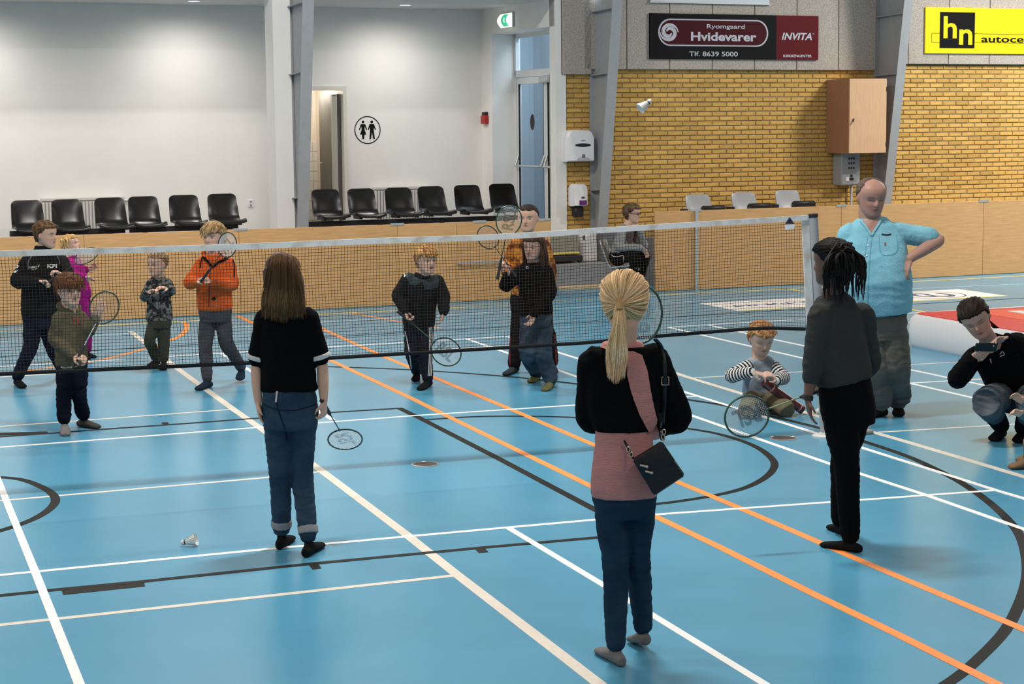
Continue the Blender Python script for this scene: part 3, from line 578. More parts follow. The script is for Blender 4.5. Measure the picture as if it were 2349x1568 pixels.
# dispensers on the brick pier
def dispenser(u0, u1, v0, v1, lab, kind):
    DD = DBR-.20; s0, z1 = W(u0, v0, DD); s1, z0 = W(u1, v1, DD); e = wempty('dispenser', (s0+s1)/2, DBR, z0); tag(e, lab, 'dispenser'); w, h = s1-s0, z1-z0
    prof = [(-w/2, 0), (-w/2, h*.75), (-w*.42, h*.93), (-w*.3, h), (w*.3, h), (w*.42, h*.93), (w/2, h*.75), (w/2, 0)]
    m = MB(); n = len(prof); vs = []
    for y, k in ((-.012, 1), (-.16, 1), (-.20, .93)): vs += [(x*k, y, h*.5+(zz-h*.5)*k) for x, zz in prof]
    m.add(vs, [tuple(range(n-1, -1, -1)), tuple(range(2*n, 3*n))]+[(r*n+i, r*n+(i+1) % n, (r+1)*n+(i+1) % n, (r+1)*n+i) for r in range(2) for i in range(n)]); m.build('cover', WHPL, e)
    if kind == 'towel':
        m = MB(); m.prism([(w*.29*math.cos(t*.2618)+w*.06, h*.52+h*.055*math.sin(t*.2618)) for t in range(24)], .204, FR); m.build('window', M('disp_dark', (.02, .02, .022), .3), e, smooth=False)
        m = MB(); m.box(-w*.0, w*.14, -.203, -.199, h*.65, h*.675); m.build('logo', M('logo_blue', (.06, .09, .35), .5), e, smooth=False)
        m = MB(); m.prism([(w*.26*math.cos(t*.2618)+w*.08, max(.002, h*.02+h*.13*math.sin(t*.2618))) for t in range(13)], .202, FR); m.build('paper_slot', M('disp_grey', (.5, .5, .52), .4), e, smooth=False)
        m = MB(); m.rbox(w*.02, w*.13, -.207, -.199, h*.12, h*.23, .004); m.build('icon', M('icon_grey', (.16, .16, .17), .5), e, smooth=False)
    else:
        m = MB(); m.box(-w*.12, w*.40, -.205, -.19, h*.05, h*.26); m.build('push_plate', M('purple', (.14, .03, .16), .4), e, smooth=False)
        m = MB(); m.prism([(w*.14*math.cos(t*.5236)+w*.14, h*.38+h*.045*math.sin(t*.5236)) for t in range(12)], .204, FR); m.build('logo', M('logo_dark', (.09, .05, .07), .5), e, smooth=False)
        m = MB(); m.rbox(-w*.32, w*.32, -.15, -.02, -h*.5, -.005, .02); m.build('nozzle_block', BLKMET, e)
dispenser(1302, 1365, 298, 370, 'large white paper towel dispenser on the brick pier', 'towel'); dispenser(1317, 1349, 422, 472, 'small white soap dispenser with a purple push plate', 'soap')
# things in the opening of the barrier
STEP = M('step_grey', (.26, .26, .265), .7, var=.06)
m = MB(); m.box(5.05, 7.2, .95, DBR+.0, 0, .33); struct(m, 'floor_step', STEP, True)
e = wempty('step_edge', 5.6, .94, 0); tag(e, 'pale wooden batten along the foot of the grey step', 'batten'); m = MB(); m.rbox(0, .75, -.03, .01, 0, .045, .004); m.build('batten', M('batten_wood', (.66, .48, .28), .5), e, smooth=False)
s0, z1 = W(1264, 536, 1.2); s1, z0 = W(1329, 596, 1.2)
e = wempty('mat_trolley', s0-.3, 1.35, .33); tag(e, 'folded khaki gym mat with a yellow edge on a low black trolley', 'gym mat'); w = s1-s0+.3
m = MB(); m.rbox(0, w, -.15, .15, .13, z1-.33, .02); m.build('mat', M('mat_khaki', (.27, .26, .20), .8, var=.1, vs=20), e); m = MB(); m.rbox(0, w+.005, -.16, .0, .115, .15, .008); m.build('yellow_edge', M('mat_yellow', (.62, .5, .10), .6), e)
m = MB(); m.rbox(-.1, w+.03, -.2, .15, .03, .105, .01); m.build('deck', BLKMET, e, smooth=False)
for x in (0, w): m = MB(); m.cyl((x, -.17, .03), (x, -.14, .03), .03, n=12); m.build('wheel', BLKMET, e)
s0, z1 = W(1335, 536, 1.3); s1, z0 = W(1375, 604, 1.3); e = wempty('white_cabinet', s0+.02, 1.55, .33); tag(e, 'plain white panel cabinet standing beside the khaki mat', 'cabinet')
m = MB(); m.rbox(0, s1-s0-.03, -.2, .1, .005, z1-.33, .006); m.build('body', WALLW, e, smooth=False); m = MB(); m.box(.02, .05, -.206, -.2, .3, .36); m.build('switch', M('switch_dark', (.08, .08, .08), .5), e, smooth=False)
s0 = W(1378, 560, 1.25)[0]; e = wempty('waste_bin', s0+.10, 1.27, .33); tag(e, 'dark grey slim waste bin left of the seated woman', 'bin'); m = MB(); m.rbox(-.09, .09, -.12, .12, .0, .42, .015); m.build('body', M('bin_grey', (.14, .15, .155), .6), e, smooth=False); m = MB(); m.rbox(-.095, .095, -.125, .125, .42, .46, .01); m.build('lid', M('bin_lid', (.09, .095, .1), .6), e, smooth=False)

# ================================================================ NET
pb = G(1893, 1000); pt = Vector((2.905, 0, 1.565)); pb = Vector((3.03, .02, 0))
e = empty('net_post', pb); tag(e, 'grey net post standing on its base at the right end of the net', 'net post')
PG = M('post_grey', (.34, .345, .35), .5)
m = MB(); m.tube([(0, 0, .015), tuple((pt-pb)*.985)], .034, 20); m.build('pole', PG, e); m = MB(); m.tube([tuple((pt-pb)*.985), tuple(pt-pb)], .036, 20); m.build('cap', BLKMET, e)
m = MB(); m.lathe([(.09, 0), (.09, .008), (.045, .014), (.04, .03)], 24); m.build('base_plate', M('base_white', (.6, .6, .6), .4), e); m = MB(); m.rbox(.02, .36, -.06, .06, .0, .03, .008); m.build('base_foot', M('foot_grey', (.28, .27, .26), .5), e, smooth=False)
NT = [(-3.2, 1.487), (-2.515, 1.485), (-1.11, 1.482), (-.22, 1.492), (.478, 1.490), (.96, 1.501), (1.206, 1.511), (2.857, 1.5576)]
NB = [(-3.2, .757), (-2.545, .7535), (-1.037, .7386), (-.236, .7436), (1.2, .7536), (1.749, .774), (2.4, .789), (2.59, .788), (2.865, .7666)]
def interp(T, x): return float(np.interp(x, [a for a, b in T], [b for a, b in T]))
e = empty('badminton_net', (0, 0, 0)); tag(e, 'badminton net with a white top tape and a black lower tape', 'net')
XL, XR = -3.2, 2.86; NS = M('net_string', (.045, .028, .018), .8)
def wav(x, z): return .012*math.sin(x*1.7+z*2)+.006*math.sin(x*4.1-z*3)
def edge(x, z):   # belly of the vertical threads
    return x+.006*math.sin(z*9+x*3)
xs = np.linspace(XL, XR, 120)
m = MB(); vs = []
for x in xs:
    t = interp(NT, x)
    for y in (-.006, .006): vs += [(x, wav(x, 0)*.4+y, t), (x, wav(x, 0)*.4+y, t-.037)]
m.add(vs, [f for i in range(119) for a in (4*i,) for f in ((a, a+1, a+5, a+4), (a+2, a+6, a+7, a+3), (a, a+4, a+6, a+2), (a+1, a+3, a+7, a+5))]); m.build('top_tape', M('tape_white', (.70, .70, .69), .8, col2=(.52, .47, .42), vs=9, thr=(.3, .52)), e)
m = MB(); m.tube([(x, wav(x, 1)*.5, interp(NB, x)) for x in xs], [(.012, .005)]*120, 6, up=(0, 0, 1)); m.build('bottom_tape', M('tape_black', (.008, .008, .009), .8), e)
m = MB(); vs = []
for k in range(13):
    t = k/12; z = interp(NT, 2.86)*(1-t)+interp(NB, 2.86)*t; x = 2.845+.05*t
    for dx, y in ((-.028, -.006), (.028, -.006), (.028, .006), (-.028, .006)): vs.append((x+dx, y, z))
m.add(vs, [(4*i+a, 4*i+(a+1) % 4, 4*i+4+(a+1) % 4, 4*i+4+a) for i in range(12) for a in range(4)]+[(3, 2, 1, 0), (48, 49, 50, 51)]); m.build('side_tape', MATS['tape_white'], e, smooth=False)
m = MB(); w = .00105; NV, NHZ = 290, 35
def ppt(x, t):
    zt, zb = interp(NT, x)-.035, interp(NB, x); z = zt*(1-t)+zb*t; return Vector((x+.005*math.sin(z*11+x*5), wav(x, z), z))
rows = [[ppt(XL+(XR-XL)*i/NV, j/NHZ) for i in range(NV+1)] for j in range(NHZ+1)]
def thread(pts):
    n = len(pts); vs = []
    for i, p in enumerate(pts):
        t = (pts[min(i+1, n-1)]-pts[max(i-1, 0)]).normalized(); a = Vector((0, 1, 0)); b = t.cross(a)
        vs += [p+a*w*1.3, p+(b*.9-a*.6)*w*1.3, p+(-b*.9-a*.6)*w*1.3]
    m.add(vs, [(3*i+k, 3*i+(k+1) % 3, 3*i+3+(k+1) % 3, 3*i+3+k) for i in range(n-1) for k in range(3)])
for j in range(1, NHZ): thread([rows[j][i] for i in range(0, NV+1, 5)])
for i in range(NV+1): thread([rows[j][i] for j in range(0, NHZ+1, 7)])
tag(m.build('net_mesh', NS, e, smooth=False), kind='stuff')
a = atY(1811, 508, -.015); m = MB()
m.prism([(-.035, -.02), (.04, -.02), (.035, -.05), (-.03, -.055)], .004, Matrix.Translation(a) @ FR); m.build('tape_label', WHPL, e, smooth=False); m = MB(); m.prism([(-.035, -.015), (.035, -.015), (0, .03)], .004, Matrix.Translation(a) @ FR); m.build('tape_logo', M('logo_navy', (.02, .03, .07), .5), e, smooth=False)
# ================================================================ INFLATABLE MAT
g0 = G(2105, 797); e = empty('inflatable_mat', g0); tag(e, 'inflatable air mat with a red top and white sides behind the crouching woman', 'air mat')
def rrect(x0, x1, y0, y1, r, n=6):
    return [(cx+r*math.cos(math.pi/2*(q+k/n)), cy+r*math.sin(math.pi/2*(q+k/n))) for q, cx, cy in ((0, x1-r, y1-r), (1, x0+r, y1-r), (2, x0+r, y0+r), (3, x1-r, y0+r)) for k in range(n+1)]
m = MB(); vs = []; H = .325; prof = [(-.02, 0), (0, .03), (.010, .15), (.002, .265), (-.02, .303), (-.06, .318)]; nn = 28
for o, z in prof: vs += [(x, y, z) for x, y in rrect(0-o, 2.6+o, -5.0-o, .25+o, .16)]
m.add(vs, [tuple(range(nn-1, -1, -1))]+[(r*nn+i, r*nn+(i+1) % nn, (r+1)*nn+(i+1) % nn, (r+1)*nn+i) for r in range(5) for i in range(nn)]); m.build('side_wall', M('mat_white', (.70, .70, .70), .4), e)
def flat(x0, x1, y0, y1, r, z0, z1, name, mat): q = MB(); q.prism(rrect(x0, x1, y0, y1, r), z1-z0, Matrix.Translation((0, 0, z0))); q.build(name, mat, e, smooth=False)
flat(.055, 2.545, -4.945, .195, .14, .30, .322, 'red_top', M('mat_red', (.62, .025, .025), .5)); flat(.62, 2.4, -4.6, .06, .05, .321, .325, 'orange_panel', M('mat_orange', (.75, .085, .03), .5)); flat(.95, 1.1, -4.4, -.1, .02, .324, .328, 'white_stripe', M('mat_stripe', (.75, .73, .72), .5))

# ================================================================ FIGURES
def remesh(mb, vox, smooth=3, fac=.5, deci=None, name='body'):
    me = bpy.data.meshes.new('tmp'); me.from_pydata(mb.v, [], mb.f); me.update()
    ob = bpy.data.objects.new('tmp', me); COL.objects.link(ob)
    r = ob.modifiers.new('r', 'REMESH'); r.mode = 'VOXEL'; r.voxel_size = vox; r.use_smooth_shade = True
    if smooth: s = ob.modifiers.new('s', 'SMOOTH'); s.factor = fac; s.iterations = smooth
    if deci: d = ob.modifiers.new('d', 'DECIMATE'); d.ratio = deci
    dg = bpy.context.evaluated_depsgraph_get(); out = bpy.data.meshes.new_from_object(ob.evaluated_get(dg))
    bpy.data.objects.remove(ob); bpy.data.meshes.remove(me); out.name = name
    out.polygons.foreach_set('use_smooth', [True]*len(out.polygons)); return out
def vco(me):
    a = np.empty(len(me.vertices)*3, np.float32); me.vertices.foreach_get('co', a); return a.reshape(-1, 3)
def vno(me):
    a = np.empty(len(me.vertices)*3, np.float32); me.vertex_normals.foreach_get('vector', a); return a.reshape(-1, 3)
def setco(me, c): me.vertices.foreach_set('co', np.ascontiguousarray(c, np.float32).ravel()); me.update()
def setcol(me, c):
    a = me.color_attributes.new('Col', 'FLOAT_COLOR', 'POINT'); c = np.c_[c, np.ones(len(c))].astype(np.float32); a.data.foreach_set('color', c.ravel())
def wrinkle(me, amp, sc=(14, 14, 22), seed=0., amp2=0., z0=None):
    c = vco(me); n = vno(me); d = np.empty(len(c)); o = Vector((seed*3.1, seed*1.7, seed))
    for i, (x, y, z) in enumerate(c.tolist()):
        q = noise.noise(Vector((x*sc[0], y*sc[1], z*sc[2]))+o); d[i] = (1-2*abs(q))*amp+noise.noise(Vector((x*5, y*5, z*6))+o)*amp2
    setco(me, c+n*d[:, None])
def limb(mb, pts, rad, n=12, seg=4, up=None):
    P = catmull([Vector(p) for p in pts], seg); R = []
    rr = [r if hasattr(r, '__len__') else (r, r) for r in rad]
    for i in range(len(rr)-1):
        for k in range(seg):
            t = k/seg; t = t*t*(3-2*t); R.append((rr[i][0]*(1-t)+rr[i+1][0]*t, rr[i][1]*(1-t)+rr[i+1][1]*t))
    R.append(rr[-1]); mb.tube(P, R, n, up=up)
    mb.sphere(P[0], min(R[0])*.98, 6); mb.sphere(P[-1], min(R[-1])*.98, 6)
def slab(mb, secs, n=28, e=2.4):          # secs: (centre, X axis, Y axis, half width, half depth)
    vs = []; fs = []
    for c, X, Y, hw, hd in secs:
        for k in range(n):
            q = 2*math.pi*k/n; a, b = math.cos(q), math.sin(q)
            vs.append(c+X*(hw*math.copysign(abs(a)**(2/e), a))+Y*(hd*math.copysign(abs(b)**(2/e), b)))
    m = len(secs)
    for i in range(m-1):
        for k in range(n): fs.append((i*n+k, i*n+(k+1) % n, (i+1)*n+(k+1) % n, (i+1)*n+k))
    fs += [tuple(range(n-1, -1, -1)), tuple(range((m-1)*n, m*n))]; mb.add(vs, fs)
HR = [(-.50, .09, .31, .12), (-.47, .16, .355, .02), (-.41, .215, .375, -.08), (-.30, .27, .37, -.18), (-.20, .30, .365, -.28), (-.10, .325, .365, -.36), (0, .345, .365, -.41), (.10, .36, .38, -.44), (.20, .36, .385, -.45), (.30, .335, .35, -.42), (.38, .28, .28, -.36), (.44, .20, .19, -.28), (.48, .11, .09, -.17), (.5, .03, -.01, -.07)]
def head_ring(z):
    zs = [r[0] for r in HR]; return [float(np.interp(z, zs, [r[i] for r in HR])) for i in (1, 2, 3)]
def head_pt(z, q, wide=1.):               # point on the bare skull, q=0 front, unit head
    w, f, b = head_ring(z); c = (f+b)/2; h = (f-b)/2; a, s = math.cos(q), math.sin(q)
    y = c+h*math.copysign(abs(a)**.9, a); x = w*wide*math.copysign(abs(s)**.85, s)
    for ex in (-.15, .15):
        dd = ((x-ex)/.085)**2+((z-.0)/.06)**2
        if a > 0 and dd < 6: y -= .035*math.exp(-dd)
    for ex in (-.19, .19):
        dd = ((x-ex)/.09)**2+((z+.13)/.09)**2
        if a > 0 and dd < 6: y += .014*math.exp(-dd)
    if a > 0: y += .02*math.exp(-((z-.075)/.035)**2)*max(0, 1-abs(x)/.28)
    return Vector((x, y, z))
def hue(c, w):
    w = max(w, .05); return tuple(x*w**(1+.22*i) for i, x in enumerate(c))
class Fig:
    def __init__(s, label, gu, gv, sk=(.60, .365, .265)):
        s.g = G(gu, gv); s.D = depth(s.g); s.k = FPX/((s.g+Vector((0, 0, .8))-CAM).dot(CF)); s.o = empty('person', s.g); tag(s.o, label, 'person'); s.body = MB(); s.sk = sk; s.parts = {}; s.vb = .005
    def P(s, u, v, dd=0.): return atDepth(u, v, s.D+dd)-s.g
    def px(s, n): return n/s.k
    def dirv(s, yaw, pitch=0.):           # yaw 0 = facing the camera, 90 = image right, 180 = away
        a = math.radians(yaw); p = math.radians(pitch); r = Vector((math.cos(YAW), -math.sin(YAW), 0)); return (r*math.sin(a)-NH*math.cos(a))*math.cos(p)-Vector((0, 0, math.sin(p)))
    def head(s, u, v, dd, hh, yaw, pitch=0., roll=0., wide=1., nose=1., eyes=True, brow=(.20, .12, .07), eye=(.08, .10, .12), lids=False, mouth=0.):
        f = s.dirv(yaw, pitch); up = Vector((0, 0, 1)); up = (up-f*up.dot(f)).normalized(); up = Matrix.Rotation(math.radians(roll), 3, f) @ up; X = f.cross(up)
        c = s.P(u, v, dd); h = s.px(hh); s.hh = h; s.H = Matrix(((X.x*h, f.x*h, up.x*h, c.x), (X.y*h, f.y*h, up.y*h, c.y), (X.z*h, f.z*h, up.z*h, c.z), (0, 0, 0, 1))); s.wide = wide; b = s.body; H = s.H
        n = 36; zs = [r[0] for r in HR[:1]]+list(np.linspace(-.48, .48, 33))+[.5]; vs = []
        for z in zs:
            for k in range(n): vs.append(H @ head_pt(z, 2*math.pi*k/n, wide))
        m = len(zs); b.add(vs, [(i*n+k, i*n+(k+1) % n, (i+1)*n+(k+1) % n, (i+1)*n+k) for i in range(m-1) for k in range(n)]+[tuple(range(n-1, -1, -1)), tuple(range((m-1)*n, m*n))])
        T = lambda x, y, z: H @ Vector((x, y, z))
        b.tube([T(0, .34, .07), T(0, .385, .0), T(0, .43*nose+.43*(1-nose)*.9, -.09), T(0, .42, -.135), T(0, .35, -.15)], [.022*h, .028*h, .042*h, .050*h, .02*h], 10)
        for sx in (-1, 1): b.sphere(T(sx*.038, .385, -.125), (.024*h,)*3, 5)
        b.sphere(T(0, .345, -.232), (.085*h, .052*h, .022*h), 7, H.to_3x3().to_4x4() @ Matrix.Scale(1/h, 4)); b.sphere(T(0, .338, -.275-mouth*.03), (.075*h, .052*h, .026*h), 7, H.to_3x3().to_4x4() @ Matrix.Scale(1/h, 4))
        for sx in (-1, 1):
            em = H.to_3x3().to_4x4() @ Matrix.Scale(1/h, 4) @ Matrix.Rotation(sx*.35, 4, 'Z')
            b.sphere(T(sx*.355*wide, -.03, -.04), (.030*h, .065*h, .10*h), 7, em)
        s.faces = dict(brow=brow, lids=lids, mouth=mouth)
        if eyes and not lids:
            for sx in (-1, 1):
                e = MB(); cc = T(sx*.15, .300, 0.0); em = H.to_3x3().to_4x4() @ Matrix.Scale(1/h, 4)
                e.sphere(cc, (.056*h, .054*h, .028*h), 10, em); me = e.mesh('eye', M('eye', (1, 1, 1), .2, .5, attr=True)); co = vco(me); L = np.array([(H.inverted() @ Vector(p))[:] for p in co.tolist()])
                r = np.hypot(L[:, 0]-sx*.15, L[:, 2]); col = np.where((r < .032)[:, None], np.array([eye]), np.array([[.50, .46, .43]])); col = np.where((r < .016)[:, None], np.array([[.01, .01, .01]]), col); setcol(me, col); link('eye', me, s.o)
        return s
    def neck(s, nk, r=None):
        s.nk = s.P(*nk); r = r or s.hh*.23; s.body.tube([s.H @ Vector((0, -.06, -.2)), s.H @ Vector((0, -.07, -.42)), s.nk, s.nk-Vector((0, 0, s.hh*.18))], [r, r, r*1.1, r*1.2], 12); return s
    def skel(s, shR, shL, pv, hipw, hipyaw=None):
        s.sh = [s.P(*shR), s.P(*shL)]; md = (s.sh[0]+s.sh[1])/2; s.sh = [md+(q-md)*.9-Vector((0, 0, s.hh*.09)) for q in s.sh]; s.pv = s.P(*pv); X = s.sh[0]-s.sh[1]; s.up = (s.nk-s.pv).normalized(); X = (X-s.up*X.dot(s.up)).normalized(); s.X = X; s.F = s.up.cross(X)
        s.hx = X if hipyaw is None else s.dirv(hipyaw).cross(Vector((0, 0, 1))).normalized(); s.hf = Vector((0, 0, 1)).cross(s.hx).normalized()
        w = s.px(hipw); s.hip = [s.pv+s.hx*w, s.pv-s.hx*w]; return s
    def sec(s, f, hw, hd, fo=0.):
        X = (s.hx*(1-max(0, min(1, f)))+s.X*max(0, min(1, f))).normalized(); Y = s.up.cross(X).normalized(); return (s.pv+(s.nk-s.pv)*f+Y*s.px(fo), X, Y, s.px(hw), s.px(hd))
    def arm(s, i, el, wr, r, tip=None, curl=20, palm=None, size=None, thumb=1):
        el, wr = s.P(*el), s.P(*wr); r = [s.px(x) for x in r]; s.__dict__.setdefault('el', {})[i] = el; s.__dict__.setdefault('wr', {})[i] = wr
        limb(s.body, [s.sh[i], (s.sh[i]+el)/2, s.sh[i]*.1+el*.9, el*.9+wr*.1, el*.55+wr*.45, wr], [r[0]*.95, r[0]*.9, r[1]*.9, r[1]*.92, r[1]*.92, r[2]])
        if tip: s.hand(i, wr, s.P(*tip), curl, palm, size or s.hh*.74, thumb)
        return s
    def hand(s, i, wr, tip, curl, palm, L, thumb):
        d = (tip-wr).normalized(); pn = s.dirv(*palm) if palm else s.dirv(0); pn = (pn-d*pn.dot(d)).normalized(); sd = d.cross(pn)*(thumb); b = s.body
        w = L*.21; b.tube([wr-d*L*.05, wr+d*L*.12, wr+d*L*.34, wr+d*L*.5], [(L*.12, L*.10), (L*.17, L*.10), (w, L*.085), (w*.95, L*.07)], 12, up=sd)
        s.hc = wr+d*L*.42
        for j, (o, ln) in enumerate(((.78, .40), (.27, .46), (-.25, .43), (-.75, .34))):
            p = wr+d*L*.48+sd*w*o; q = d+sd*(.10*o); a = 0; pts = [p-d*L*.06, p]; q.normalize()
            for k, fr in enumerate((.45, .32, .23)):
                a += math.radians(curl*(1.0 if k else .8)); dr = q*math.cos(a)+pn*math.sin(a); p = p+dr*ln*L*fr; pts.append(p)
            b.tube(pts, [L*.05, L*.05, L*.047, L*.042, L*.034], 8); b.sphere(pts[-1], L*.034, 5)
        p = wr+d*L*.14+sd*w*.7; a = math.radians(min(curl, 45)*.8); q = (d*.62+sd*.75+pn*(.15+.5*math.sin(a))).normalized(); p1 = p+q*L*.22; q2 = (d*.9+sd*(.35-.6*math.sin(a))+pn*(.2+.6*math.sin(a))).normalized(); p2 = p1+q2*L*.18
        b.tube([p-q*L*.05, p, p1, p2], [L*.07, L*.065, L*.055, L*.04], 8); b.sphere(p2, L*.04, 5)
    def leg(s, i, kn, heel, toe, r, lift=0., hl=0.):
        kn = s.P(*kn); h = G(*heel, 0)-s.g; t = G(*toe, 0)-s.g; h.z += lift+hl; t.z += lift; fd = (t-h); s.__dict__.setdefault('kn', {})[i] = kn; fl = s.px(r[3]) if len(r) > 3 else s.hh*.95; r = [r[0]*.80, r[1]*.66, r[2]*.80]
        if fd.length > fl*1.6 or fd.length < fl*.75: t = h+fd.normalized()*fl; fd = t-h
        an = h+fd*.26+Vector((0, 0, s.hh*.34)); s.__dict__.setdefault('an', {})[i] = an; s.__dict__.setdefault('ft', {})[i] = (h, t); r = [s.px(x) for x in r]
        limb(s.body, [s.hip[i], (s.hip[i]+kn)/2, s.hip[i]*.12+kn*.88, kn*.88+an*.12, kn*.55+an*.45, an], [r[0], r[0]*.9, r[1], r[1], r[1]*.95, r[2]])
        return s
    def foot(s, mb, i, g=1.):
        h, t = s.ft[i]; an = s.an[i]; d = (t-h); L = d.length*(1 if g > .85 else .93); d.normalize(); X = d.cross(Vector((0, 0, 1))).normalized(); w = s.hh*.18*g; z = Vector((0, 0, 1))
        secs = [(h-d*.02*L+z*w*.55, X, z, w*.45, w*.5), (h+d*.10*L+z*w*.62, X, z, w*.62, w*.62), (h+d*.35*L+z*w*.72, X, z, w*.72, w*.72), (h+d*.62*L+z*w*.50, X, z, w*.92, w*.50), (h+d*.85*L+z*w*.38, X, z, w*.95, w*.38), (h+d*.99*L+z*w*.28, X, z, w*.62, w*.26)]
        slab(mb, secs, 16, 2.2); limb(mb, [h+d*.22*L+z*w*.7, an, an+(s.kn[i]-an).normalized()*s.hh*.45], [w*.55*g, w*.52*g, w*.55*g])
    def finish_body(s):
        for i in (0, 1):
            if hasattr(s, 'ft') and i in s.ft: s.foot(s.body, i, .82)
        b = s.body; w = s.hh
        slab(b, [s.sec(-.08, *s.tw0), s.sec(.3, *s.tw1), s.sec(.75, *s.tw2), s.sec(.93, s.tw2[0]*.7, s.tw2[1]*.7)], 18)
        for i in (0, 1): limb(b, [s.sh[i], s.pv*.2+s.nk*.8], [s.hh*.2, s.hh*.22])
        me = remesh(b, s.vb, 2, .45); co = vco(me); Hi = s.H.inverted(); A = np.array(Hi)[:3, :3]; L = co@A.T+np.array(Hi)[:3, 3]
        x, y, z = L[:, 0], L[:, 1], L[:, 2]; sk = np.array(s.sk); col = np.tile(sk, (len(co), 1))
        def mixc(mask, c): col[:] = col*(1-mask[:, None])+np.array(c)*mask[:, None]
        near = (np.abs(x) < .6) & (np.abs(z) < .6) & (np.abs(y) < .65); fr = near & (y > .1)
        g = lambda cx, cz, sx, sz: np.exp(-((x-cx)/sx)**2-((z-cz)/sz)**2)*fr
        for sx in (-1, 1): mixc(np.clip(g(sx*.2, -.14, .09, .08)*.5, 0, 1), sk*[1.05, .78, .74])
        mixc(np.clip(g(0, -.1, .05, .04)*.5, 0, 1), sk*[1.05, .8, .75]); mixc(np.clip(g(0, -.255, .085, .035)*1.1, 0, 1), sk*[.80, .48, .46])
        mixc(np.clip(g(0, -.256, .075, .010+.02*s.faces['mouth'])*1.2, 0, 1), (.08, .03, .03))
        for sx in (-1, 1):
            mixc(np.clip(g(sx*.15, .088, .075, .016)*1.1, 0, .9), s.faces['brow'])
            if s.faces['lids']: mixc(np.clip(g(sx*.15, -.012, .065, .012)*1.2, 0, .9), (.06, .035, .03)); mixc(np.clip(g(sx*.15, .02, .09, .03)*.5, 0, .5), sk*.6)
            else: mixc(np.clip(g(sx*.15, .036, .07, .010)*1.2, 0, .8), (.07, .045, .04))
        ear = near & (np.abs(x) > .34*s.wide) & (np.abs(z+.04) < .11); col[ear] = sk*[1.0, .82, .78]
        setcol(me, col); me.materials.append(M('skin', (1, 1, 1), .5, .35, attr=True)); s.parts['body'] = link('body', me, s.o); return s
    def garment(s, name, mb, mat, vox=.008, amp=.004, sc=(14, 14, 24), amp2=.003, smooth=4, colf=None, label=None):
        me = remesh(mb, vox, smooth, .5, name=name)
        if amp: wrinkle(me, amp*.62, sc, len(s.parts)+s.g.x, amp2)
        if colf: setcol(me, colf(vco(me)))
        me.materials.append(mat); o = link(name, me, s.o); s.parts[name] = o
        if label: o['label'] = label
        return o
    def top(s, name, mat, secs, sl=None, frac=(1., 1.), extra=None, **kw):       # sl: sleeve radii (shoulder, elbow, wrist) px
        mb = MB(); slab(mb, [s.sec(*q) for q in secs])
        if sl:
            for i in (0, 1):
                if i not in s.el: continue
                r = [s.px(x)*.87 for x in sl]; sh, el, wr = s.sh[i], s.el[i], s.wr[i]; c = s.pv*.18+s.nk*.82; f = frac[i] if hasattr(frac, '__len__') else frac
                if f >= 1: pts = [sh*.8+c*.2, sh, (sh+el)/2, el, el*.5+wr*.5, wr*f+el*(1-f) if f <= 1 else wr]; rr = [r[0]*.92, r[0], r[0]*.5+r[1]*.5, r[1], r[1]*.5+r[2]*.5, r[2]]
                elif f > .5: t = (f-.5)*2; pts = [sh*.8+c*.2, sh, (sh+el)/2, el, el*(1-t)+wr*t]; rr = [r[0]*.92, r[0], r[0]*.5+r[1]*.5, r[1], r[2]]
                else: t = f*2; pts = [sh*.8+c*.2, sh, sh*(1-t/2)+el*t/2, sh*(1-t)+el*t]; rr = [r[0]*.92, r[0], r[1], r[1]]
                limb(mb, pts, rr)
        if extra: extra(mb)
        return s.garment(name, mb, mat, **kw)
    def pants(s, mat, hips, r, end=1., name='trousers', extra=None, **kw):        # hips: list (f,hw,hd) px, r thigh knee ankle px
        mb = MB(); slab(mb, [s.sec(*q) for q in hips], 24)
        for i in (0, 1):
            if i not in s.kn: continue
            rr = [s.px(x) for x in r]; kn, an = s.kn[i], s.an[i]; end_ = end+.04; e = kn*(1-end_)+an*end_
            limb(mb, [s.hip[i], (s.hip[i]+kn)/2, kn, kn*.5+e*.5, e], [rr[0], rr[0]*.6+rr[1]*.4, rr[1], rr[1]*.5+rr[2]*.5, rr[2]])
        if extra: extra(mb)
        return s.garment(name, mb, mat, **kw)
    def socks(s, mat, g=1.05, which=(0, 1), mats=None):
        for i in which:
            mb = MB(); s.foot(mb, i, g); s.garment('sock', mb, (mats or {}).get(i, mat), vox=.006, amp=.0015, amp2=.001)
    def cap(s, col, th, region, streak=.35, amp=.02, name='hair', sc=(9, 9, 3), dark=.45, locks=0, llen=.12, ldir=None, knot=None, n=60, nzr=44):
        # hair cap: the skull pushed outward where hair grows, sunk under the skin elsewhere
        zs = list(np.linspace(-.46, .495, nzr)); mb = MB(); vs = []; cs = []; rd = random.Random(len(name)+int(abs(s.g.x)*100)); off = Vector((rd.random()*9, rd.random()*9, 0))
        if knot is not None:
            kl = (s.H.inverted() @ knot)-Vector((0, -.03, .05)); kz = kl.normalized(); kx = kz.orthogonal().normalized(); ky = kz.cross(kx)
            def radial(p):
                v = p-Vector((0, -.03, .05)); th_ = math.atan2(v.dot(ky), v.dot(kx)); r_ = v.normalized().dot(kz); c_, s_ = math.cos(th_), math.sin(th_)
                return .6*noise.noise(Vector((c_*7, s_*7, r_*1.2))+off)+.5*noise.noise(Vector((c_*17, s_*17, r_*1.6))+off)
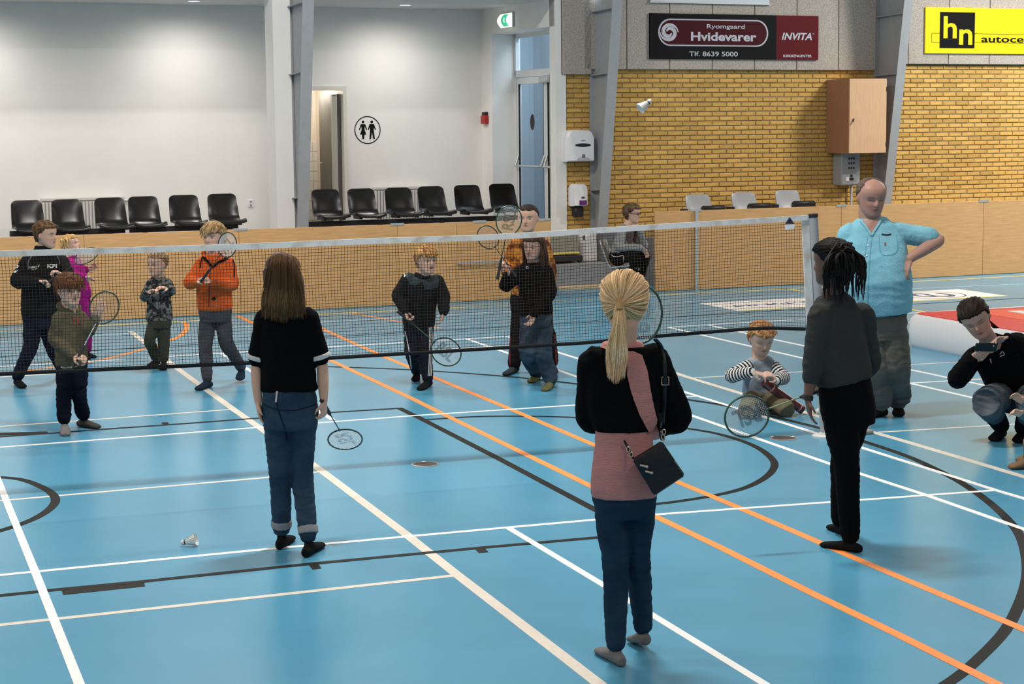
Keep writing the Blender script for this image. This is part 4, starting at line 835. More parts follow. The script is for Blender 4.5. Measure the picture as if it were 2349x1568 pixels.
        for z in zs:
            for k in range(n):
                q = 2*math.pi*k/n; p = head_pt(z, q, s.wide); d = (p-Vector((0, -.03, .05))).normalized(); m = region(p+Vector((0, 0, .045*noise.noise(p*13+off))), q); nz = noise.noise(Vector((p.x*sc[0], p.y*sc[1], p.z*sc[2]))*1.6+off) if knot is None else radial(p)
                t = th(p) if callable(th) else th; o = m*(t+nz*amp)-(1-m)*.06; vs.append(s.H @ (p+d*o)); w = 1-dark*max(0, .5-nz)+streak*nz; cs.append(hue(col, w))
        mb.add(vs, [(i*n+k, i*n+(k+1) % n, (i+1)*n+(k+1) % n, (i+1)*n+k) for i in range(nzr-1) for k in range(n)]+[tuple(range(n-1, -1, -1)), tuple(range((nzr-1)*n, nzr*n))]); mb.c = cs
        for j in range(locks):
            for _ in range(40):
                z = rd.uniform(-.35, .49); q = rd.uniform(0, 2*math.pi); p = head_pt(z, q, s.wide)
                if region(p, q) > .8: break
            else: continue
            d = (p-Vector((0, -.03, .05))).normalized(); t = th(p) if callable(th) else th; dn = ldir(p) if ldir else (Vector((p.x*.6, p.y*.5+.15, -.9)) if z < .4 else Vector((p.x+rd.uniform(-.4, .4), .8, -.1)))
            dn = (dn+Vector((rd.uniform(-.5, .5), rd.uniform(-.5, .5), rd.uniform(-.3, .3)))).normalized(); dn = (dn-d*dn.dot(d)*.75).normalized(); L = llen*rd.uniform(.6, 1.2); a = p+d*(t*.8); w = rd.uniform(.7, 1.35)
            mb.tube([s.H @ a, s.H @ (a+dn*L*.5+d*.02), s.H @ (a+dn*L+d*.005)], [.02*s.hh, .017*s.hh, .003*s.hh], 5, col=hue(col, w))
        me = mb.mesh(name, None); 
        if 'Col' not in me.color_attributes: setcol(me, np.tile(np.array(col), (len(me.vertices), 1)))
        me.materials.append(M('hair', (1, 1, 1), .6, .12, attr=True, bump=.25, bs=180)); o = link(name, me, s.o); s.parts[name] = o; return o
    def strands(s, col, roots, n, r, name='hair_strands', var=.5, seed=1):
        # roots(rd) -> list of points (relative to the figure) for one strand
        rd = random.Random(seed); mb = MB()
        for j in range(n):
            P = roots(rd, j/n); w = 1+rd.uniform(-var, var*.6); rr = r*rd.uniform(.7, 1.3); m = len(P)
            mb.tube(P, [rr*(1-.75*max(0, (i/(m-1)-.5)*2)) for i in range(m)], 4, col=hue(col, w))
        me = mb.mesh(name, None); me.materials.append(M('hair', (1, 1, 1), .6, .12, attr=True, bump=.25, bs=180)); o = link(name, me, s.o); s.parts[name] = o; return o
    def sweep(s, col, knot, n, r, zlo=-.23, var=.5, seed=3, name='hair_strands', qlo=.1, qmax=1.9, cap='hair'):
        # fine hairs drawn back over the hair cap to a knot
        c = s.H @ Vector((0, -.03, .05)); t = s.bvh(cap)
        def one(rd, _):
            q = rd.choice((-1, 1))*rd.uniform(qlo, qmax); z = .49-(.49-zlo)*rd.random(); a = s.H @ head_pt(z, q, 1.0); d0, d1 = (a-c).normalized(), (knot-c).normalized(); out = []; jit = rd.uniform(.0005, .004)
            for k in range(11):
                dd = d0.slerp(d1, k/10, d1); h = t.ray_cast(c+dd*s.hh*.2, dd)
                out.append((h[0] if h[0] else c+dd*s.hh*.5)+dd*jit*math.sin(math.pi*(.1+k/12)))
            out[-1] = out[-1].lerp(knot, .6); return out
        return s.strands(col, one, n, r, name, var, seed)
    def comb(s, parts, col, tip, track, n, r, name, seed=5, var=.5):
        # fine hairs lying on the hair mass along drawn tracks
        ts = [s.bvh(p) for p in parts]; rd = random.Random(seed); mb = MB()
        for j in range(n):
            P = []; dl = None; off = rd.uniform(.0008, .005)
            for u, v in track(rd):
                d = ray(u, v); best = None
                for t in ts:
                    h = t.ray_cast(CAM-s.g, d)
                    if h[0] is not None and (best is None or h[3] < best): best = h[3]
                if best is None: best = dl
                if best is None: continue
                dl = best; P.append(CAM-s.g+d*(best-off))
            if len(P) < 4: continue
            P = catmull(P, 2); w = 1+rd.uniform(-var, var*.6); m = len(P); k = int(m*.55)
            mb.tube(P[:k+1], [r]*(k+1), 4, col=hue(col, w)); mb.tube(P[k:], [r*(1-.8*i/(m-k-1 or 1)) for i in range(m-k)], 4, col=hue(tip, w))
        me = mb.mesh(name, None); me.materials.append(M('hair', (1, 1, 1), .6, .12, attr=True, bump=.25, bs=180)); o = link(name, me, s.o); s.parts[name] = o; return o
    # prints and trims that lie on the cloth: the drawn pixels are cast on the garment itself
    def bvh(s, part):
        me = s.parts[part].data; return BVHTree.FromPolygons([v.co[:] for v in me.vertices], [p.vertices[:] for p in me.polygons])
    def cast(s, t, u, v, off):
        d = ray(u, v); h = t.ray_cast(CAM-s.g, d); return None if h[0] is None else h[0]+(h[1] if h[1].dot(d) < 0 else -h[1])*off
    def line(s, part, name, mat, px, w, off=.003, parent=None, close=False):
        t = s.bvh(part); pts = [Vector((a, b, 0)) for a, b in px]; pts = catmull(pts, max(3, int(max((pts[i+1]-pts[i]).length for i in range(len(pts)-1))/4)))
        mb = MB(); prev = None; n = len(pts)
        for i, p in enumerate(pts):
            q = pts[min(i+1, n-1)]-pts[max(i-1, 0)]; q = Vector((-q.y, q.x, 0)).normalized()*w/2; a = s.cast(t, p.x+q.x, p.y+q.y, off); b = s.cast(t, p.x-q.x, p.y-q.y, off)
            if a and b and prev and (a-prev[0]).length < .12: mb.add([prev[0], prev[1], b, a], [(0, 1, 2, 3)])
            prev = (a, b) if a and b else None
        if mb.v: return mb.build(name, mat, parent or s.parts[part])
    def area(s, part, name, mat, poly, step=2.5, off=.004):
        t = s.bvh(part); us = [p[0] for p in poly]; vs_ = [p[1] for p in poly]; nu = int((max(us)-min(us))/step)+1; nv = int((max(vs_)-min(vs_))/step)+1
        def inside(x, y):
            c = False; j = len(poly)-1
            for i in range(len(poly)):
                (xi, yi), (xj, yj) = poly[i], poly[j]
                if (yi > y) != (yj > y) and x < (xj-xi)*(y-yi)/(yj-yi)+xi: c = not c
                j = i
            return c
        from mathutils.geometry import delaunay_2d_cdt
        B_ = []; n_ = len(poly)
        for i in range(n_):
            p, q = Vector(poly[i]), Vector(poly[(i+1) % n_]); m_ = max(1, int((q-p).length/step)); B_ += [p+(q-p)*(k/m_) for k in range(m_)]
        nb_ = len(B_); I_ = []
        for i in range(nu+1):
            for j in range(nv+1):
                x, y = min(us)+i*step, min(vs_)+j*step
                if inside(x, y) and min((Vector((x, y))-b).length for b in B_) > step*.5: I_.append(Vector((x, y)))
        vo, _, fo, *_ = delaunay_2d_cdt(B_+I_, [(i, (i+1) % nb_) for i in range(nb_)], [], 1, 1e-4)
        hs = [s.cast(t, p.x, p.y, off) for p in vo]; mb = MB(); mb.v = [tuple(h) if h else (0, 0, 0) for h in hs]; mb.c = [(1, 1, 1)]*len(hs)
        mb.f = [tuple(f_) for f_ in fo if all(hs[i] for i in f_)]
        par = list(range(len(hs)))                        # keep the largest connected piece
        def root(i):
            while par[i] != i: par[i] = par[par[i]]; i = par[i]
            return i
        for f_ in mb.f:
            for i in f_[1:]: par[root(i)] = root(f_[0])
        cnt = {}
        for f_ in mb.f: cnt[root(f_[0])] = cnt.get(root(f_[0]), 0)+1
        if cnt: best = max(cnt, key=cnt.get); mb.f = [f_ for f_ in mb.f if root(f_[0]) == best]; used = sorted({i for f_ in mb.f for i in f_}); mp_ = {v_: k for k, v_ in enumerate(used)}; mb.v = [mb.v[i] for i in used]; mb.c = [(1, 1, 1)]*len(used); mb.f = [tuple(mp_[i] for i in f_) for f_ in mb.f]
        if mb.f: return mb.build(name, mat, s.parts[part])
    def text(s, part, txt, mat, u, v, w, h, slope=0., bold=.02, name='print', off=.004):
        t = s.bvh(part); me = text_mesh(txt, 1, bold, 0, 0); co = vco(me); mn, mx = co.min(0), co.max(0); vs = []; ok = True
        for c in co.tolist():
            a = (c[0]-mn[0])/(mx[0]-mn[0])-.5; b = (c[1]-mn[1])/(mx[1]-mn[1])-.5; q = s.cast(t, u+a*w, v-b*h+a*w*slope, off)
            if q is None: ok = False; break
            vs.append(q)
        if ok:
            setco(me, np.array([p[:] for p in vs])); me.materials.clear(); me.materials.append(mat); me.name = name; return link(name, me, s.parts[part])
SM = lambda a, b, x: max(0., min(1., (x-a)/(b-a)))**2*(3-2*max(0., min(1., (x-a)/(b-a))))
def short_hair(front=.22, side=-.06, back=-.30, fringe=0., temple=.02):
    # region function: 1 where hair grows
    def f(p, q):
        a = math.cos(q)               # 1 front, -1 back
        if a > .55: h = front-fringe*(1-abs(p.x)/.4)
        elif a > -.05: t = SM(-.05, .55, a); h = (side+.10)*(1-t)+front*t-.0; h = max(h, temple) if a > .3 else h
        else: t = SM(-.9, -.05, a); h = back*(1-t)+(side)*t
        return SM(h-.03, h+.03, p.z)
    return f
# racket: local origin at the butt, +Y along the shaft, strings in the XY plane
def racket(label, butt, tip, normal, frame=(.012, .05, .04), shaft=None, L=.67, logo=None, grip=(.03, .03, .035), strings=(.55, .57, .58), D=None, logocol=(.05, .09, .11)):
    Y = (tip-butt); sc = max(.8, min(1.02, Y.length/L)); Y.normalize(); N = (normal-Y*normal.dot(Y)).normalized(); X = Y.cross(N)
    e = link('badminton_racket', None); e.matrix_world = Matrix(((X.x, Y.x, N.x, butt.x), (X.y, Y.y, N.y, butt.y), (X.z, Y.z, N.z, butt.z), (0, 0, 0, 1))); tag(e, label, 'racket', 'badminton rackets')
    s = sc*L/.67; fm = M('racket_%.3f_%.3f_%.3f' % frame, frame, .3, .5, coat=.4); sm = M('shaft_%.2f_%.2f_%.2f' % (shaft or frame), shaft or frame, .35, .5)
    cy, ax, ay = .535*s, .112*s, .133*s
    m = MB(); m.tube([(0, 0, 0), (0, .01*s, 0), (0, .165*s, 0), (0, .20*s, 0)], [.016*s, .0145*s, .0125*s, .006*s], 10); m.build('grip', M('grip_%.2f' % grip[0], grip, .8, bump=.3, bs=120), e)
    m = MB(); m.tube([(0, .195*s, 0), (0, .405*s, 0)], .0042*s, 8); m.build('shaft', sm, e)
    m = MB(); m.tube([(0, .392*s, 0), (0, .405*s, 0), (0, .412*s, 0)], [.006*s, .008*s, .006*s], 8); m.build('joint', fm, e)
    m = MB(); n = 40; m.tube([(ax*math.sin(2*math.pi*k/n), cy-ay*math.cos(2*math.pi*k/n), 0) for k in range(n+1)], [(.0052*s, .0060*s)]*(n+1), 8, up=(0, 0, 1)); m.build('head_frame', fm, e)
    m = MB(); w = .00065
    for k in range(-11, 12):
        x = ax*k/11.8; y = ay*math.sqrt(max(0, 1-(x/ax)**2)); m.box(x-w, x+w, cy-y, cy+y, -w, w)
    for k in range(-12, 13):
        y = ay*k/12.8; x = ax*math.sqrt(max(0, 1-(y/ay)**2)); m.box(-x, x, cy+y-w, cy+y+w, -w, w)
    tag(m.build('strings', M('string_%.2f' % strings[0], strings, .4), e, smooth=False), kind='stuff')
    if logo:
        me = text_mesh(logo, 1, .03, 0, 0); co = vco(me); mn, mx = co.min(0), co.max(0); a = (co-(mn+mx)/2)/(mx-mn); c = np.zeros_like(co); c[:, 1] = cy+a[:, 0]*ay*1.25; c[:, 0] = -a[:, 1]*ax*.95; c[:, 2] = .0012
        setco(me, c); me.materials.clear(); me.materials.append(M('stencil_%.2f' % logocol[0], logocol, .6, alpha=.55)); link('string_logo', me, e)
    return e
CLOTH = lambda name, col, rough=.95, **k: M(name, col, rough, .06, var=k.get('var', .12), vs=k.get('vs', 8), bump=k.get('bump', .25), bs=k.get('bs', 160), **({kk: k[kk] for kk in k if kk in ('stretch', 'col2', 'thr', 'attr')}))
# ================================================================ PEOPLE
BLKC = CLOTH('cloth_black', (.0045, .0045, .005)); NAVY = CLOTH('cloth_navy', (.007, .0085, .016)); WHC = CLOTH('cloth_white', (.62, .61, .60)); SOCKB = CLOTH('sock_black', (.011, .011, .012))
# ---- girl in black T-shirt, seen from behind
f = Fig('girl with long brown hair in a black T-shirt and cuffed blue jeans, seen from behind', 668, 1262); f.vb = .0075
f.head(650, 632, 0, 94, 160, 6, eyes=False); f.neck((655, 700, 0)); f.skel((712, 722, 0), (604, 722, 0), (665, 935, 0), 30); f.tw0 = (52, 34); f.tw1 = (48, 32); f.tw2 = (50, 32)
f.arm(0, (739, 835, .02), (743, 918, -.03), (17, 15, 9.5), (743, 962, -.03), 62, (250, 0), thumb=-1); f.arm(1, (588, 838, .02), (592, 920, -.02), (17, 15, 9.5), (598, 962, -.02), 22, (90, 0))
f.leg(0, (692, 1085, .02), (700, 1279), (736, 1252), (28, 22, 15)); f.leg(1, (643, 1085, .02), (640, 1261), (667, 1236), (28, 22, 15)); f.finish_body()
JEANS = CLOTH('jeans_blue', (.014, .032, .058), vs=6, var=.35, col2=(.045, .078, .115), thr=(.30, .72), bs=260)
f.pants(JEANS, [(.24, 58, 36), (.1, 62, 42), (-.05, 65, 46), (-.2, 60, 44)], (34, 26, 21), .86, amp=.006, sc=(10, 10, 30))
mb = MB()
for i, c in enumerate(('cuff', 'cuff')):
    mb = MB(); d = (f.kn[i]-f.an[i]).normalized(); a = f.an[i]+d*f.px(26); mb.tube([a-d*f.px(9), a+d*f.px(9)], [f.px(24)]*2, 16); f.garment('cuff', mb, CLOTH('cuff_pale', (.30, .30, .31)), vox=.006, amp=.001)
f.top('t_shirt', BLKC, [(.17, 66, 40), (.3, 63, 40), (.55, 60, 37), (.8, 63, 37), (.93, 56, 32), (1.0, 36, 24)], (29, 27, 22), .42, amp=.005)
for i in (0, 1):
    mb = MB(); t = .84; a = f.sh[i]*(1-t)+f.el[i]*t; d = (f.el[i]-f.sh[i]).normalized(); mb.tube([a-d*f.px(8), a+d*f.px(4)], [f.px(25.5)]*2, 18); f.garment('sleeve_band', mb, WHC, vox=.006, amp=0)
f.socks(SOCKB, 1.12)
SEAM = CLOTH('denim_seam', (.008, .016, .03)); f.line('trousers', 'zip', ALU, [(636, 895), (633, 922)], 4); f.line('trousers', 'rear_seam', SEAM, [(634, 922), (642, 950), (654, 985), (658, 1010)], 2.5, .002); f.line('trousers', 'yoke_seam', SEAM, [(602, 925), (620, 934), (640, 940)], 2, .002); f.line('trousers', 'yoke_seam', SEAM, [(640, 940), (680, 940), (728, 926)], 2, .002); f.cap((.095, .050, .024), .055, short_hair(.25, -.35, -.5), amp=.02, sc=(14, 14, 2))
Hh = f.H; up = Vector((0, 0, 1))
mb = MB(); limb(mb, [Hh @ Vector((0, -.12, .18)), f.P(652, 660, -.05), f.P(650, 700, -.065), f.P(648, 722, -.07)], [(f.px(42), f.px(38)), (f.px(46), f.px(29)), (f.px(50), f.px(22)), (f.px(42), f.px(11))], up=CR)
f.garment('hair_mass', mb, M('hair_mass_brown', (.070, .037, .018), .55, .35, var=.5, vs=9, stretch=(6, 6, .5), bump=.5, bs=40), amp=.006, sc=(40, 40, 3))
def tr_girl(rd):
    u0 = 651+rd.uniform(-1, 1)*44; w = (u0-651)/44; ev = 742-abs(w)*10-rd.random()*22; ph = rd.uniform(0, 6.3); am = rd.uniform(0, 4.5); v0 = 579+14*w*w+rd.random()**2*60; out = []
    for k in range(11):
        t = k/10; v = v0+(ev-v0)*t; out.append((651+w*(34+12*min(1, t*1.6)+5*t)-2*t+am*t*t*math.sin(ph+t*7), v))
    return out
f.comb(['hair', 'hair_mass'], (.10, .054, .026), (.165, .095, .046), tr_girl, 520, .0013, 'hair_strands', 5, .6)
rk = f.P(742, 915, -.03)+f.g; racket('racket with white strings hanging from the hand of the girl in the black T-shirt', f.P(738, 918, -.05)+f.g, f.P(792, 1008, .28)+f.g, f.dirv(200, -62), (.02, .05, .04), logo='RSL', strings=(.88, .90, .92), logocol=(.10, .18, .22))

# ---- blonde woman in front
f = Fig('blonde woman with a ponytail and a black cardigan over a pink sweater, nearest the camera', 1440, 1512); f.vb = .0075
f.head(1431, 690, 0, 124, 196, 4, eyes=False); f.neck((1428, 790, 0)); f.skel((1506, 812, .0), (1354, 818, 0), (1432, 1115, 0), 34); f.tw0 = (58, 40); f.tw1 = (55, 40); f.tw2 = (60, 40)
f.arm(0, (1553, 955, .06), (1490, 985, .25), (26, 22, 15), (1450, 955, .27), 55, (0, 0), thumb=1); f.arm(1, (1355, 955, .06), (1405, 965, .25), (26, 22, 15), (1450, 950, .27), 55, (0, 0), thumb=-1)
f.leg(0, (1462, 1262, .06), (1484, 1496), (1450, 1470), (36, 22, 17, 118), hl=.03); f.leg(1, (1412, 1290, 0), (1427, 1529), (1374, 1494), (40, 30, 20, 118)); f.finish_body()
f.pants(CLOTH('jeans_dark', (.010, .025, .047), var=.25, vs=6, col2=(.022, .05, .08), bs=260), [(.12, 66, 46), (.0, 72, 50), (-.12, 70, 50), (-.22, 58, 44)], (43, 31, 23), .93, amp=.005, sc=(8, 8, 34))
PINK = M('knit_pink', (.52, .235, .215), .95, .1, var=.08, vs=30, bump=.5, bs=40, stretch=(1, 1, 9))
f.top('sweater', PINK, [(-.07, 75, 56), (.0, 78, 58), (.12, 75, 55), (.3, 66, 46), (.6, 64, 44), (.9, 66, 42), (1.02, 44, 32)], None, amp=.003)
f.top('cardigan', BLKC, [(.40, 66, 49), (.5, 80, 52), (.65, 86, 54), (.8, 84, 52), (.92, 76, 46), (.99, 52, 36)], (42, 40, 30), 1., amp=.004)
f.socks(CLOTH('sock_grey', (.17, .165, .165)), 1.0)
pp = [(1440, 806), (1452, 806), (1472, 815), (1484, 850), (1492, 900), (1502, 950), (1514, 990), (1512, 1016), (1492, 1000), (1466, 950), (1448, 900), (1438, 860)]
f.area('cardigan', 'sweater_panel', PINK, pp, 3, .006); f.area('cardigan', 'collar', PINK, [(1362, 790), (1388, 780), (1420, 800), (1400, 806)], 3, .006)
Hb = f.H; knot = f.P(1420, 702, -.135)
f.cap((.78, .55, .30), .075, short_hair(.25, -.25, -.40), amp=.045, streak=.9, dark=.5, knot=knot, n=150, nzr=90)
f.sweep((.86, .62, .36), knot, 420, .0011, seed=3)
mb = MB(); limb(mb, [knot-NH*-.01, f.P(1421, 740, -.155), f.P(1418, 800, -.15), f.P(1414, 850, -.14)], [f.px(10), (f.px(17), f.px(13)), (f.px(22), f.px(12)), (f.px(13), f.px(6))], up=CR)
f.garment('ponytail_mass', mb, M('hair_mass_blond', (.60, .42, .22), .55, .25, var=.4, vs=12, stretch=(6, 6, .5), bump=.5, bs=40), amp=.004, sc=(50, 50, 4))
def tr_tail(rd):
    w = rd.uniform(-1, 1); ev = 884-abs(w)*16-rd.random()*26; ph = rd.uniform(0, 6.3); am = rd.uniform(0, 4); out = []
    for k in range(11):
        t = k/10; v = 704+(ev-704)*t; out.append((1421-8*t+w*(5+20*min(1, t*1.5)-6*max(0, t-.7)/.3)+am*t*t*math.sin(ph+t*6), v))
    return out
f.comb(['ponytail_mass'], (.82, .59, .34), (.90, .68, .42), tr_tail, 330, .0012, 'ponytail', 6, .55)
mb = MB(); mb.tube([knot+CU*.012-NH*.012, knot-CU*.012-NH*.022], [.015, .014], 12); f.parts['tie'] = mb.build('hair_tie', M('tie_blond', (.45, .28, .11), .6), f.o)
racket('racket held upright in front of the blonde woman', f.P(1446, 985, .30)+f.g, f.P(1476, 655, .34)+f.g, f.dirv(205, 0), (.015, .06, .035), logo='RSL', strings=(.62, .68, .70), L=.64, logocol=(.14, .22, .26))
# cross-body bag
bag = empty('shoulder_bag', f.g); tag(bag, 'small black leather bag hanging on the hip of the blonde woman', 'bag'); LEATH = M('leather_black', (.006, .006, .0065), .45, .4, var=.3, vs=20, bump=.3, bs=70); GOLD = M('buckle', (.55, .46, .38), .3, .5, metal=.9)
B = lambda u, v, d=-.14: f.P(u, v, d)
q4 = [B(1450, 1052), B(1518, 1010), B(1571, 1088), B(1500, 1135)]; nrm = ((q4[1]-q4[0]).cross(q4[3]-q4[0])).normalized(); nrm = nrm if nrm.dot(NH) < 0 else -nrm
def slabq(q, t0, t1, name, mat, par, r=.12):
    mb = MB(); vs = []; c = sum(q, Vector())/4; 
    for t, k in ((t0, .94), (t0*.6+t1*.4, 1.0), (t0*.2+t1*.8, 1.0), (t1, .93)):
        for i in range(4):
            a, b = q[i], q[(i+1) % 4]
            for w in (.06, .35, .65, .94): p = a.lerp(b, w); vs.append(c+(p-c)*k+nrm*t)
    n = 16; mb.add(vs, [(r_*n+i, r_*n+(i+1) % n, (r_+1)*n+(i+1) % n, (r_+1)*n+i) for r_ in range(3) for i in range(n)]+[tuple(range(n-1, -1, -1)), tuple(range(3*n, 4*n))]); return mb.build(name, mat, par)
slabq(q4, -.02, .03, 'body', LEATH, bag); fl4 = [q4[0], q4[1], q4[1].lerp(q4[2], .55), q4[0].lerp(q4[3], .5)]; slabq(fl4, .026, .038, 'flap', LEATH, bag)
for a, b in (((1468, 1066), (1484, 1070)), ((1480, 1080), (1495, 1084))): mb = MB(); mb.tube([B(*a, -.19), B(*b, -.19)], .005, 8); mb.sphere(B(*b, -.19), .007, 6); mb.build('buckle', GOLD, bag)
t = f.bvh('cardigan'); sp = []
for u, v in ((1503, 778), (1514, 800), (1522, 840), (1524, 880), (1524, 920), (1523, 960), (1522, 985)): h = f.cast(t, u, v, .008); sp.append(h or f.P(u, v, -.1))
sp.append(B(1520, 1008, -.16)); mb = MB(); mb.tube(catmull(sp, 4), [(.010, .004)]*(4*(len(sp)-1)+1), 6, up=CR); mb.build('strap', LEATH, bag)
sp = [f.cast(t, u, v, .008) or f.P(u, v, -.1) for u, v in ((1432, 1010), (1440, 1026))]+[B(1452, 1050, -.16)]; mb = MB(); mb.tube(catmull(sp, 4), .005, 6); mb.build('strap_end', LEATH, bag)
for (u, v) in ((1523, 990), (1521, 1002), (1441, 1030), (1448, 1042)): mb = MB(); c = B(u, v, -.175); mb.tube([c+CR*.007*math.cos(k*.5236)+CU*.010*math.sin(k*.5236) for k in range(13)], .002, 6); mb.build("ring", GOLD, bag)
mb = MB(); c = f.cast(t, 1524, 872, .012) or f.P(1524, 872, -.12); mb.tube([c+CR*.014*x+CU*.016*y for x, y in ((-1, -1), (1, -1), (1, 1), (-1, 1), (-1, -1))], .003, 6); mb.build('strap_buckle', GOLD, bag)

# ---- dark-haired woman seen from behind
f = Fig('woman with dark braids in a dark grey sweater and black trousers, seen from behind', 1932, 1258, (.165, .085, .058)); f.vb = .0075
f.head(1906, 602, 0, 98, 232, 4, eyes=False, brow=(.01, .01, .01)); f.neck((1908, 676, 0)); f.skel((1984, 716, .10), (1876, 716, -.10), (1944, 925, 0), 26); f.tw0 = (50, 36); f.tw1 = (48, 34); f.tw2 = (52, 34)
f.arm(0, (1995, 835, .16), (1915, 885, .24), (20, 17, 10), (1868, 893, .22), 65, (180, 20), thumb=1); f.arm(1, (1866, 838, -.10), (1853, 912, -.12), (20, 16, 10), (1860, 972, -.12), 18, (90, 0))
f.leg(0, (1934, 1056, .10), (1936, 1228), (1904, 1211), (34, 24, 18, 105)); f.leg(1, (1942, 1066, -.06), (1974, 1268), (1884, 1252), (36, 26, 20, 105)); f.finish_body()
f.pants(BLKC, [(.28, 62, 44), (.1, 68, 48), (-.05, 68, 50), (-.22, 58, 46)], (45, 29, 23), .92, amp=.005, sc=(8, 8, 30))
f.top('sweater', CLOTH('sweater_grey', (.043, .045, .044), bs=220), [(.2, 68, 50), (.26, 72, 52), (.5, 72, 48), (.75, 68, 44), (.92, 56, 36), (1.0, 34, 26)], (33, 29, 24), (1., .68), amp=.006)
f.socks(SOCKB, 1.0); mb = MB(); d = (f.wr[1]-f.el[1]).normalized(); mb.tube([f.wr[1]-d*.012, f.wr[1]+d*.012], [f.px(12.5)]*2, 16); f.parts['watch'] = mb.build('wristband', BLKMET, f.o)
f.cap((.012, .010, .010), .07, short_hair(.27, -.05, -.35), amp=.03, sc=(12, 12, 4)); Hd = f.H; kd = f.P(1932, 582, -.07)
f.sweep((.014, .012, .012), kd, 260, .002, seed=6)
def braids(rd, t):
    a = kd+Vector((rd.uniform(-.05, .05), rd.uniform(-.02, .03), rd.uniform(-.02, .03))); eu = rd.uniform(1890, 1968) if rd.random() < .85 else rd.uniform(1965, 1985); ev = rd.uniform(650, 700); m = f.P(eu+rd.uniform(-3, 8), 600+rd.uniform(-15, 30), -.12-.03*rd.random()); return catmull([a, a+Vector((0, -.02, .025)), m, f.P(eu, (600+ev)/2+10, -.14), f.P(eu+rd.uniform(-4, 4), ev, -.13)], 4)
f.strands((.012, .011, .011), braids, 95, .0055, name='braids', var=.4, seed=8)
mb = MB(); mb.tube([kd+CR*.035*math.cos(k*.5236)+CU*.03*math.sin(k*.5236)-NH*.03 for k in range(13)], .009, 6); f.parts['band'] = mb.build('hair_band', M('band_tan', (.10, .08, .05), .7, var=.3, vs=60), f.o)
racket('racket pointing left past the kneeling boy, held by the woman in the grey sweater', f.P(1905, 886, .20)+f.g, f.P(1664, 972, .02)+f.g, f.dirv(10, -8), (.02, .07, .05), (.30, .36, .20), logo='RSL', strings=(.62, .66, .66), logocol=(.12, .18, .22))

# ---- man in the blue shirt
f = Fig('balding man in a light blue short-sleeved shirt with a hand on his hip', 2035, 962, (.40, .225, .175)); f.vb = .0075
f.head(1999, 452, -.04, 84, 12, 14, brow=(.16, .11, .085), lids=True, wide=1.06); f.neck((1999, 508, 0), f.hh*.29); f.skel((1942, 530, 0), (2062, 526, 0), (2012, 715, 0), 26); f.tw0 = (48, 34); f.tw1 = (54, 44); f.tw2 = (52, 34)
f.arm(0, (1922, 620, .06), (1935, 700, .02), (18, 16, 11), (1938, 735, 0), 20, (90, 0)); f.arm(1, (2158, 548, -.02), (2088, 592, -.17), (19, 16, 11), (2074, 626, -.19), 25, (120, 10), thumb=-1)
f.leg(0, (2010, 830, 0), (2032, 953), (1985, 960), (32, 26, 18, 82)); f.leg(1, (2052, 832, 0), (2060, 944), (2064, 980), (32, 26, 18, 82)); f.finish_body()
f.pants(CLOTH('trousers_grey', (.125, .12, .105), vs=5, var=.3), [(.2, 60, 46), (0, 66, 48), (-.15, 66, 46), (-.3, 54, 40)], (37, 35, 29), .84, amp=.012, sc=(9, 9, 22), amp2=.008)
LB = CLOTH('linen_blue', (.21, .47, .58), bs=120, bump=.4)
f.top('shirt', LB, [(-.02, 76, 58, 4), (.12, 80, 62, 8), (.35, 80, 66, 12), (.6, 76, 58, 8), (.8, 72, 46, 2), (.94, 58, 34), (1.04, 32, 24)], (29, 27, 26), (.38, .38), amp=.0055, sc=(9, 9, 16))
f.socks(SOCKB, 1.05); LBD = CLOTH('linen_trim', (.13, .38, .50)); f.line('shirt', 'placket', LBD, [(2000, 545), (1996, 580), (1992, 640), (1990, 700)], 2.2); f.line('shirt', 'placket', LBD, [(1990, 545), (1985, 580), (1981, 640), (1979, 700)], 1.4); f.line('shirt', 'pocket', LBD, [(2016, 540), (2020, 578), (2036, 585), (2058, 575), (2056, 538)], 1.6)
f.line('shirt', 'pocket_opening', BLKMET, [(2022, 537), (2034, 538.5), (2044, 537)], 3.4); f.line('shirt', 'pocket_logo', M('logo_rust', (.22, .10, .10), .7), [(2030, 556), (2031, 563)], 4)
SK = MATS['skin']; f.area('shirt', 'open_collar', M('skin_neck', (.36, .20, .155), .5, .35), [(1978, 504), (2020, 504), (2010, 520), (1999, 536), (1990, 522)], 2, .006); f.line('shirt', 'collar', LB, [(1974, 506), (1986, 520), (1998, 538), (2006, 528), (2022, 502)], 5, .010)
for u, v in ((1990, 562), (1988, 586), (1987, 612), (1986, 640), (1985, 668)): f.line('shirt', 'button', WHPL, [(u-1.5, v), (u+1.5, v)], 3, .005)
f.cap((.135, .105, .085), .028, lambda p, q: short_hair(.36, .0, -.36)(p, q)*(1-.75*SM(.05, .45, math.cos(q))*SM(.1, .3, p.z)*(1 if abs(p.x) < .27 else .3)), amp=.012, sc=(20, 20, 6))

